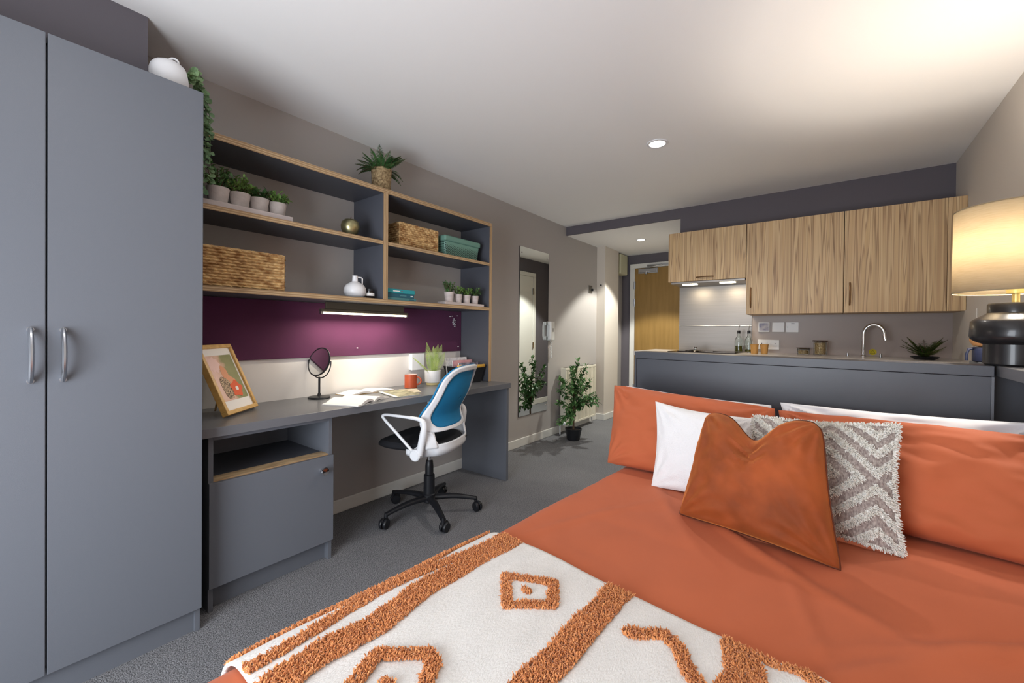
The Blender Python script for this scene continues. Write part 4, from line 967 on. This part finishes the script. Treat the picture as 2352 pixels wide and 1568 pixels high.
# ================================================================== SHELF CONTENTS
def woven_box(t, x0, y0, z0, x1, y1, z1, rows, per, m, amp=.005):
    """basket body of braided rows with real relief, plus rolled rim"""
    def wall(P0, P1, nrm):
        P0, P1, nrm = Vector(P0), Vector(P1), Vector(nrm); L = (P1-P0).length; n = max(8, int(L/per*10)); H_ = z1-z0
        def fn(u, v):
            row = int(min(.9999, v)*rows); ph = u*L/per+(.5 if row % 2 else 0); f_ = (v*rows) % 1
            tw = (ph+.35*(f_-.5)) % 1
            d = amp*(sin(pi*f_)**.6)*(.05+.95*sin(pi*tw)**.6)
            jit = .0012*noise.noise(Vector((u*L*60, v*40, L)))
            return P0.lerp(P1, u)+Vector((0, 0, z0+H_*v))+nrm*(d+jit)
        return MB().grid(fn, n, rows*6)
    wb = MB()
    a = amp
    for P0, P1, nr_ in (((x1-a, y0+a, 0), (x1-a, y1-a, 0), (1, 0, 0)), ((x1-a, y0+a, 0), (x0+a, y0+a, 0), (0, -1, 0)), ((x1-a, y1-a, 0), (x0+a, y1-a, 0), (0, 1, 0)), ((x0+a, y0+a, 0), (x0+a, y1-a, 0), (-1, 0, 0))):
        g_ = wall(P0, P1, nr_); wb.add(g_.v, g_.f)
    wb.box(x0+a, y0+a, z0, x1-a, y1-a, z0+.004)
    wb.build('woven_body', m, t, smooth=True, recalc=False, solid=0)
    # dark lining
    bx(x0+a+.004, y0+a+.004, z0+.005, x1-a-.004, y1-a-.004, z1-.02).build('lining', mat('basket_lining', (92, 64, 38), .9), t)
    rm = MB()
    for s in (0, 1):
        pts = [(x1-a, y0+a, z1), (x1-a, y1-a, z1), (x0+a, y1-a, z1), (x0+a, y0+a, z1)]; pp = []
        for i in range(4):
            A, B = Vector(pts[i]), Vector(pts[(i+1) % 4]); n = int((B-A).length/.006)
            for k in range(n): pp.append(A.lerp(B, k/n))
        pp = [p+Vector((.0025*sin(i*.9+s*pi), .0025*sin(i*.9+s*pi), -.003+.003*cos(i*.9+s*pi))) for i, p in enumerate(pp)]
        rm.tube(pp, .0038, 6, closed=True)
    for (cx_, cy_) in ((x1-a, y0+a), (x1-a, y1-a)): rm.tube([(cx_, cy_, z0), (cx_, cy_, z1)], .005, 8)
    rm.build('rim', m, t, smooth=True)
t = thing('wicker_basket', 'large woven water-hyacinth basket on the lower left shelf', 'basket', (0, 0, 0))
woven_box(t, .05, .612, 1.3548, .305, .982, 1.533, 13, .040, 'wicker', .0105)
t = thing('wicker_basket', 'smaller woven basket on the upper right shelf beside the green box', 'basket', (0, 0, 0))
woven_box(t, .06, 1.70, 1.7095, .265, 2.045, 1.868, 11, .032, 'wicker', .008)
t = thing('storage_box', 'sage green perforated plastic storage box on the upper right shelf', 'storage box', (.19, 2.275, 1.7095))
def tapered(x0, y0, z0, x1, y1, z1, tp):
    return MB().add([(x0+tp, y0+tp, z0), (x1-tp, y0+tp, z0), (x1-tp, y1-tp, z0), (x0+tp, y1-tp, z0), (x0, y0, z1), (x1, y0, z1), (x1, y1, z1), (x0, y1, z1)], [(0, 3, 2, 1), (4, 5, 6, 7), (0, 1, 5, 4), (1, 2, 6, 5), (2, 3, 7, 6), (3, 0, 4, 7)])
tapered(-.105, -.185, 0, .09, .185, .112, .012).build('body', 'holes', t, bevel=.016, segs=4)
tapered(-.111, -.191, .106, .096, .191, .148, 0).build('lid', 'greenbox', t, bevel=.012, segs=4)
# gilt apple, vase, candle
t = thing('ornamental_apple', 'gilt metal apple ornament on the upper left shelf', 'ornament', (.235, 1.372, 1.7095))
MB().lathe([(r_*1.12, z_*1.12) for r_, z_ in [(0, .006), (.012, .001), (.022, 0), (.034, .014), (.045, .04), (.047, .058), (.042, .078), (.028, .090), (.012, .088), (0, .078)]], n=40, caps=False).build('fruit', 'gold', t, smooth=True)
MB().tube([(0, 0, .086), (.001, 0, .102), (.006, .002, .118)], .0022, 6).build('stalk', 'stem', t)
t = thing('jug_vase', 'round white ceramic jug vase with small handle on the lower left shelf', 'vase', (.235, 1.405, 1.3545))
MB().lathe([(0, .002), (.036, 0), (.056, .014), (.064, .038), (.062, .058), (.050, .078), (.028, .092), (.017, .098), (.015, .128), (.017, .132), (.012, .132), (.011, .10), (0, .09)], n=48, caps=False).build('body', 'ceramic', t, smooth=True)
MB().tube([(.004, .014, .124), (.008, .034, .124), (.010, .042, .118), (.010, .042, .085)], .0042, 8).build('handle', 'ceramic', t, smooth=True)
t = thing('candle_jar', 'small dark glass candle jar with a white label beside the white vase', 'candle', (.262, 1.488, 1.3545))
MB().lathe([(0, 0), (.024, 0), (.026, .003), (.026, .046), (.0235, .046)], n=32, caps=False).build('jar', 'darkglass', t, smooth=True)
MB().lathe([(.0264, .016), (.0264, .034)], n=32, caps=False).build('paper_label', 'paper', t, smooth=True)
MB().lathe([(0, .046), (.0265, .046), (.0265, .058), (0, .058)], n=32, caps=False).build('lid', 'blackp', t, smooth=True)
# book stack
def book(name, label, loc, L, D, T, m, rotz=0, group=None, pages='paper', text=None):
    t = thing(name, label, 'book', loc, rotz, group)
    MB().box(-D/2, -L/2, 0, D/2, L/2, .002).box(-D/2, -L/2, T-.002, D/2, L/2, T).box(D/2-.003, -L/2, .002, D/2, L/2, T-.002).build('cover', m, t, bevel=.0008)
    bx(-D/2+.004, -L/2+.003, .0022, D/2-.0035, L/2-.003, T-.0022).build('pages', pages, t)
    if text:
        for (a, b, mm) in text: bx(D/2+.0001, -L/2+a*L, T*.38, D/2+.0006, -L/2+b*L, T*.62).build('spine_print', mm, t)
    return t
c1 = mat('dusty_teal_cloth', (84, 136, 140), .6); c2 = mat('deep_teal_cloth', (40, 92, 108), .55); c3 = mat('bright_teal_cloth', (42, 150, 158), .5)
book('book', 'dusty teal book at the bottom of the stack of three on the lower right shelf', (.21, 1.706, 1.3545), .225, .165, .019, c1, group='stack of teal books', text=[(.75, .92, c2)])
book('book', 'dark blue-teal book in the middle of the stack of three', (.213, 1.695, 1.374), .212, .16, .027, c2, group='stack of teal books', text=[(.45, .7, c1), (.86, .95, 'paper')])
book('book', 'bright turquoise book on top of the stack of three', (.211, 1.698, 1.4015), .216, .165, .026, c3, group='stack of teal books', text=[(.2, .45, 'paper'), (.5, .54, mat('red_print', (180, 50, 50), .6))])

# ================================================================== DESK CONTENTS
# framed print leaning back
t = thing('picture_frame', 'honey wood photo frame with an orange flower print standing on the desk', 'picture frame', (.2505, .814, .7745))
ex = Vector((-.159, .186, 0)).normalized(); bk = Vector((-.76, -.65, 0)).normalized(); upv = (bk*.14+Vector((0, 0, .315))).normalized(); nf = ex.cross(upv).normalized()
if nf.x < 0: nf = -nf
t.rotation_mode = 'QUATERNION'
Mx = Matrix((ex, upv, nf)).transposed(); 
if Mx.determinant() < 0: Mx = Matrix((ex, upv, -nf)).transposed(); zs = -1
else: zs = 1
t.rotation_quaternion = Mx.to_quaternion()
W2, HH, B = .1235, .345, .019
fr = MB()
for (x0, y0, x1, y1) in ((-W2, 0, W2, B), (-W2, HH-B, W2, HH), (-W2, B, -W2+B, HH-B), (W2-B, B, W2, HH-B)): fr.box(x0, y0, -.028*zs if zs > 0 else 0, x1, y1, 0 if zs > 0 else .028)
fr.build('wooden_frame', 'frame_oak', t, bevel=.002)
bx(-W2+B, B, -.012, W2-B, HH-B, -.009).build('mount', 'paper', t)
def art_mat():
    m = mat('painted_backdrop', (122, 128, 92), .7); nt = m.node_tree; b = nt.nodes['Principled BSDF']
    tc = [n for n in nt.nodes if n.type == 'TEX_COORD'][0]
    n = nt.nodes.new('ShaderNodeTexNoise'); n.inputs['Scale'].default_value = 9; n.inputs['Detail'].default_value = 4; nt.links.new(tc.outputs['Object'], n.inputs['Vector'])
    sx = nt.nodes.new('ShaderNodeSeparateXYZ'); nt.links.new(tc.outputs['Object'], sx.inputs[0])
    ma = nt.nodes.new('ShaderNodeMath'); ma.operation = 'MULTIPLY_ADD'; ma.inputs[1].default_value = 3.2; nt.links.new(sx.outputs[0], ma.inputs[0]); nt.links.new(n.outputs['Fac'], ma.inputs[2])
    r = nt.nodes.new('ShaderNodeValToRGB'); nt.links.new(ma.outputs[0], r.inputs[0]); el = r.color_ramp.elements
    el[0].position = .25; el[0].color = srgb((236, 200, 186)); el[1].position = .85; el[1].color = srgb((128, 132, 88))
    e = el.new(.45); e.color = srgb((214, 176, 150)); e = el.new(.55); e.color = srgb((150, 148, 104))
    nt.links.new(r.outputs[0], b.inputs['Base Color']); return m
A0 = -.0088
pic = bx(-W2+B+.012, B+.045, A0, W2-B-.012, HH-B-.035, A0+.0005).build('print', art_mat(), t)
def blob(cx_, cy_, r, n, z, wob, seed, m, name, sy=1.0):
    pts = [(cx_+r*(1+wob*sin(k*2*pi/n*seed+1))*cos(2*pi*k/n), cy_+sy*r*(1+wob*sin(k*2*pi/n*seed+1))*sin(2*pi*k/n)) for k in range(n)]
    MB().prism(pts, 'z', z, z+.0003).build(name, m, pic)
pk = mat('print_pale_pink', (240, 204, 196), .7); pe = mat('print_peach', (222, 156, 118), .7); og = mat('print_orange', (224, 96, 54), .7)
sp_ = mat('print_spotted_brown', (70, 48, 36), .7, rgb2=(214, 186, 152), noise_scale=150, detail=1)
blob(-.055, .245, .038, 26, A0+.0006, .16, 9, pk, 'pale_flower'); blob(-.010, .195, .022, 20, A0+.0009, .1, 3, pe, 'peach_shape', 2.0); blob(.012, .150, .034, 24, A0+.0012, .1, 4, pe, 'peach_shape')
blob(-.035, .130, .034, 24, A0+.0015, .12, 3, sp_, 'spotted_shape', 1.6); blob(.030, .115, .040, 30, A0+.0018, .14, 5, og, 'orange_flower'); blob(.032, .116, .011, 16, A0+.0021, .05, 5, 'paper', 'flower_centre'); blob(-.03, .092, .020, 20, A0+.0021, .2, 6, sp_, 'spotted_shape')
MB().tube([(0, .20, -.029), (0, .052, -.125)], .004, 6).build('strut', 'frame_oak', t)
# vanity mirror
t = thing('vanity_mirror', 'round black-framed makeup mirror on a slim stand on the desk', 'mirror', (.10, 1.262, .763))
MB().lathe([(0, 0), (.060, 0), (.062, .004), (.058, .010), (.012, .015), (.007, .03), (0, .03)], n=40, caps=False).build('base', 'blackp', t, smooth=True)
MB().lathe([(.006, .02), (.006, .125)], n=16).build('stem', 'blackp', t, smooth=True)
nm = Vector((.2, -.95, .30)).normalized(); qd = nm.to_track_quat('Z', 'Y'); cz = .213
dd = MB().lathe([(0, -.004), (.082, -.005), (.086, 0), (.086, .005), (.080, .007), (.078, .0045), (0, .0045)], n=56, caps=False).build('rim', 'blackp', t, smooth=True); dd.rotation_mode = 'QUATERNION'; dd.rotation_quaternion = qd; dd.location = (0, 0, cz)
gg = MB().lathe([(0, .0048), (.0785, .0048)], n=56, caps=False).build('mirror_glass', 'mirror', dd)
sd = Vector((0, 0, 1)).cross(nm).normalized()
MB().tube([sd*(.094*sin(a_))+Vector((0, 0, cz-.094*cos(a_))) for a_ in [R(-95+190*k/24) for k in range(25)]], .0035, 8).build('yoke', 'blackp', t, smooth=True)
# open books
def open_book(name, label, loc, rotz, Wp, Hp, T, cover, arch=.018):
    t = thing(name, label, 'book', loc, rotz)
    # spine along local x, pages spread along +-y
    def side(s, lift):
        def fn(u, v):
            y = s*Wp*u; z = T*(1-.55*u)+arch*sin(pi*min(1, u*1.25))**.8*(1-u*.45)*lift-(.006*(1-u)**6)
            return (-Hp/2+Hp*v, y, z)
        return fn
    for s, lf in ((-1, 1.0), (1, .8)):
        top = side(s, lf); n_ = 18; mb = MB()
        mb.grid(top, n_, 4); mb.grid(lambda u, v: (lambda p: (p[0], p[1], max(.0012, p[2]-T*(1-.4*u)-arch*.35*sin(pi*u)) if u > .03 else .001))(top(u, v)), n_, 4)
        # close the four page edges
        w_ = n_+1; A = list(range(0, w_)); B_ = list(range(4*w_, 5*w_)); off = 5*w_
        fs = [(A[i], A[i+1], A[i+1]+off, A[i]+off) for i in range(n_)]+[(B_[i], B_[i+1], B_[i+1]+off, B_[i]+off) for i in range(n_)]
        fs += [((k+1)*w_-1, (k+2)*w_-1, (k+2)*w_-1+off, (k+1)*w_-1+off) for k in range(4)]
        mb.f += fs
        mb.build('page_block', 'paper', t, smooth=True)
    bx(-Hp/2-.003, -Wp-.004, -.0012, Hp/2+.003, Wp+.004, 0).build('cover', cover, t)
    return t
bdir = math.atan2(.284, -.129)-pi/2
open_book('open_book', 'open book with blank white pages overhanging the front edge of the desk', (.363, 1.343, .7642), bdir, .155, .215, .010, 'paper', .020)
open_book('open_book', 'open notebook lying behind the larger open book, near the wall', (.098, 1.575, .7642), R(3), .175, .125, .010, mat('kraft_cover', (190, 160, 110), .7), .010)
mg = mat('floral_cover', (112, 112, 92), .5, rgb2=(184, 178, 146), noise_scale=30)
t = thing('magazine', 'sage magazine with pale floral cover lying on the desk by the mug', 'magazine', (.318, 1.668, .7635), R(-14))
MB().box(-.13, -.085, 0, .13, .085, .0035).build('pages', 'paper', t)
bx(-.131, -.087, .0036, .132, .085, .0048).build('cover', mg, t, rot=(R(1.2), 0, 0))
t = thing('magazine', 'thin leaflet under the floral magazine', 'magazine', (.27, 1.79, .7632), R(-30))
bx(-.09, -.06, 0, .09, .06, .0025).build('pages', mat('leaflet_cover', (176, 166, 142), .5, rgb2=(220, 214, 196), noise_scale=22), t)
# mug
t = thing('mug', 'rust coloured stoneware mug on the desk beside the palm', 'mug', (.150, 1.895, .763), R(-50))
MB().lathe([(0, 0), (.040, 0), (.043, .003), (.043, .094), (.0395, .094)], n=40, caps=False).build('body', 'mug', t, smooth=True)
MB().lathe([(.0396, .0945), (.039, .006), (0, .006)], n=40, caps=False).build('glaze', 'mugin', t, smooth=True)
MB().tube([(0, .041+.030*sin(a_), .050+.026*cos(a_)) for a_ in [pi*k/14 for k in range(15)]], .0042, 8, flat=1.4).build('handle', 'mug', t, smooth=True)
# white trunking outlet on the wall above the desk
t = thing('wall_socket_box', 'white surface-mounted socket box on the wall behind the palm', 'socket', (.0005, 2.052, .933))
bx(0, -.058, -.060, .03, .058, .058).build('back_box', 'whitep', t, bevel=.003)
bx(.0305, -.060, -.062, .042, .060, .060).build('face_plate', 'whitep', t, bevel=.003)
# magazine basket
t = thing('magazine_holder', 'black metal magazine basket with a yellow bentwood handle on the desk', 'basket', (.185, 2.395, .763), R(-6))
w_ = .12; l_ = .128
sd_ = MB()
for (p, q) in (((-w_*.7, -l_*.75), (w_*.7, -l_*.75)), ((w_*.7, -l_*.75), (w_*.7, l_*.75)), ((w_*.7, l_*.75), (-w_*.7, l_*.75)), ((-w_*.7, l_*.75), (-w_*.7, -l_*.75))):
    k = 1.28
    sd_.add([(p[0], p[1], .003), (q[0], q[1], .003), (q[0]*k, q[1]*k, .125), (p[0]*k, p[1]*k, .125)], [(0, 1, 2, 3)])
sd_.box(-w_*.7, -l_*.75, .001, w_*.7, l_*.75, .004)
sd_.build('metal_body', 'blackp', t, solid=.003)
hp = []
for k in range(29):
    a_ = pi*k/28; hp.append((.075+.075*sin(a_), -l_*1.02*cos(a_), .128+.006*sin(a_)))
MB().tube(hp, .0045, 8, flat=2.6).build('bentwood_handle', 'yellowwood', t, smooth=True)
def mag(label, x, tilt, m, h, ln, yo=0):
    tt = thing('magazine', label, 'magazine', (.185+x*cos(R(-6)), 2.395+x*sin(R(-6))+yo, .7685), R(-6))
    o = bx(-.003, -ln/2, 0, .003, ln/2, h).build('pages', 'paper', tt, rot=(0, R(tilt), 0))
    o2 = bx(.0032, -ln/2, 0, .0044, ln/2, h+.001).build('cover', m, tt, rot=(0, R(tilt), 0))
mag('white printed leaflet standing at the back of the black basket', -.06, -6, mat('speckled_cover', (226, 222, 220), .6, rgb2=(190, 186, 190), noise_scale=50), .185, .21, -.02)
mag('pink and purple magazine standing in the middle of the black basket', -.02, -2, mat('pink_purple_cover', (214, 160, 160), .5, rgb2=(70, 56, 120), noise_scale=9), .165, .20)
mag('dark magazine leaning at the front of the black basket', .03, 4, mat('dark_cover', (50, 46, 60), .5, rgb2=(190, 182, 196), noise_scale=16), .15, .20, .01)

# ================================================================== LEFT WALL FITTINGS
t = thing('wall_mirror', 'tall frameless mirror screwed to the left wall', 'mirror', (.0005, 3.638, 1.165))
bx(0, -.269, -.861, .006, .269, .861).build('backing', 'blackp', t)
bx(.0062, -.268, -.86, .0075, .268, .86).build('mirror_glass', 'mirror', t)
for sy in (-1, 1):
    for sz in (-1, 1): MB().lathe([(.008, 0), (.008, .003), (0, .004)], (.0076, sy*.235, sz*.80), 16, 'x').build('screw_cap', 'chrome', t, smooth=True)
t = thing('intercom_phone', 'white wall intercom handset with a curly cord beside the mirror', 'intercom', (.0005, 3.955, 1.175))
bx(0, -.045, -.105, .032, .052, .105).build('base', 'phone', t, bevel=.006)
MB().tube([(.045, -.062, .095), (.052, -.064, .05), (.052, -.064, -.05), (.045, -.062, -.095)], .016, 10, flat=1.3).box(.02, -.075, .06, .06, -.045, .10).box(.02, -.075, -.10, .06, -.045, -.06).build('handset', 'phone', t, bevel=.004, smooth=True)
MB().box(.0325, .0, -.01, .034, .03, .03).build('keypad', 'satin', t)
co = [(.02+.008*cos(k*.9), -.01+.008*sin(k*.9)+.02*sin(k/140*pi), -.105-.19*sin(min(1, k/140)*pi/1.15)) for k in range(150)]
MB().tube(co, .0022, 5).build('curly_cord', 'phone', t, smooth=True)
tag(MB().lathe([(.014, 0), (.014, .006), (0, .008)], (.0, 3.86, 1.035), 16, 'x').build('key_tag', mat('faded_yellow_plastic', (216, 202, 130), .6)), 'small yellowish tag on the wall under the intercom', 'tag')
t = thing('thermostat_plate', 'small dark metal switch plate on the left wall near the lobby', 'switch', (.0005, 4.93, 1.722))
bx(0, -.05, -.05, .006, .05, .05).build('plate', mat('tarnished_metal', (120, 116, 110), .4, .7), t, bevel=.002)
MB().box(.006, .018, -.02, .028, .042, .01).build('key_switch', 'blackp', t, bevel=.002)
tag(MB().lathe([(.011, 0), (.011, -.008), (0, -.010)], (.062, 5.1195, 1.79), 14, 'y').build('door_stop_button', 'blackp'), 'tiny black button on the face of the lobby column', 'button')
t = thing('consumer_unit', 'aged cream plastic box high on the lobby wall beyond the column', 'junction box', (.0005, 5.77, 2.145))
bx(0, -.13, -.145, .115, .13, .145).build('cover', 'beigebox', t, bevel=.02, segs=4)
# radiator
t = thing('radiator', 'cream panel radiator on the left wall behind the ficus tree', 'radiator', (.0, 4.53, 0))
RW = .385
rp_ = MB()
n_ = 22; pts = []
for k in range(n_):
    y0 = -RW+2*RW*k/n_; y1 = -RW+2*RW*(k+1)/n_; wd = y1-y0
    pts += [(.088, y0), (.088, y0+wd*.25), (.097, y0+wd*.4), (.097, y0+wd*.85)]
pts += [(.088, RW), (.07, RW), (.07, -RW)]
rp_.prism(pts, 'z', .115, .725)
rp_.build('panel', 'rad', t, bevel=.001)
MB().box(.035, -RW, .727, .099, RW, .752).box(.035, -RW-.004, .11, .099, -RW, .752).box(.035, RW, .11, .099, RW+.004, .752).build('casing', 'rad', t, bevel=.004)
MB().box(.07, -RW, .09, .098, RW, .115).build('bottom_rail', 'rad', t, bevel=.004)
gr = MB()
for k in range(34): y = -RW+.015+(2*RW-.03)*k/33; gr.box(.048, y, .7522, .086, y+.009, .7532)
gr.build('grille', 'blackp', t)
MB().box(.0, -.25, .2, .034, -.22, .7).box(.0, .22, .2, .034, .25, .7).build('wall_bracket', 'rad', t)
MB().tube([(.06, -RW-.004, .13), (.06, -RW-.05, .13), (.06, -RW-.05, .004)], .008, 8).tube([(.06, RW-.03, .09), (.06, RW-.03, .004)], .008, 8).build('pipe', 'whitep', t, smooth=True)
v_ = MB().lathe([(0, 0), (.018, .002), (.022, .02), (.020, .05), (.012, .058), (0, .06)], (.0, -RW-.05, .13), 18, 'x').build('valve_head', 'whitep', t, smooth=True); v_.location = (.07, 0, 0)
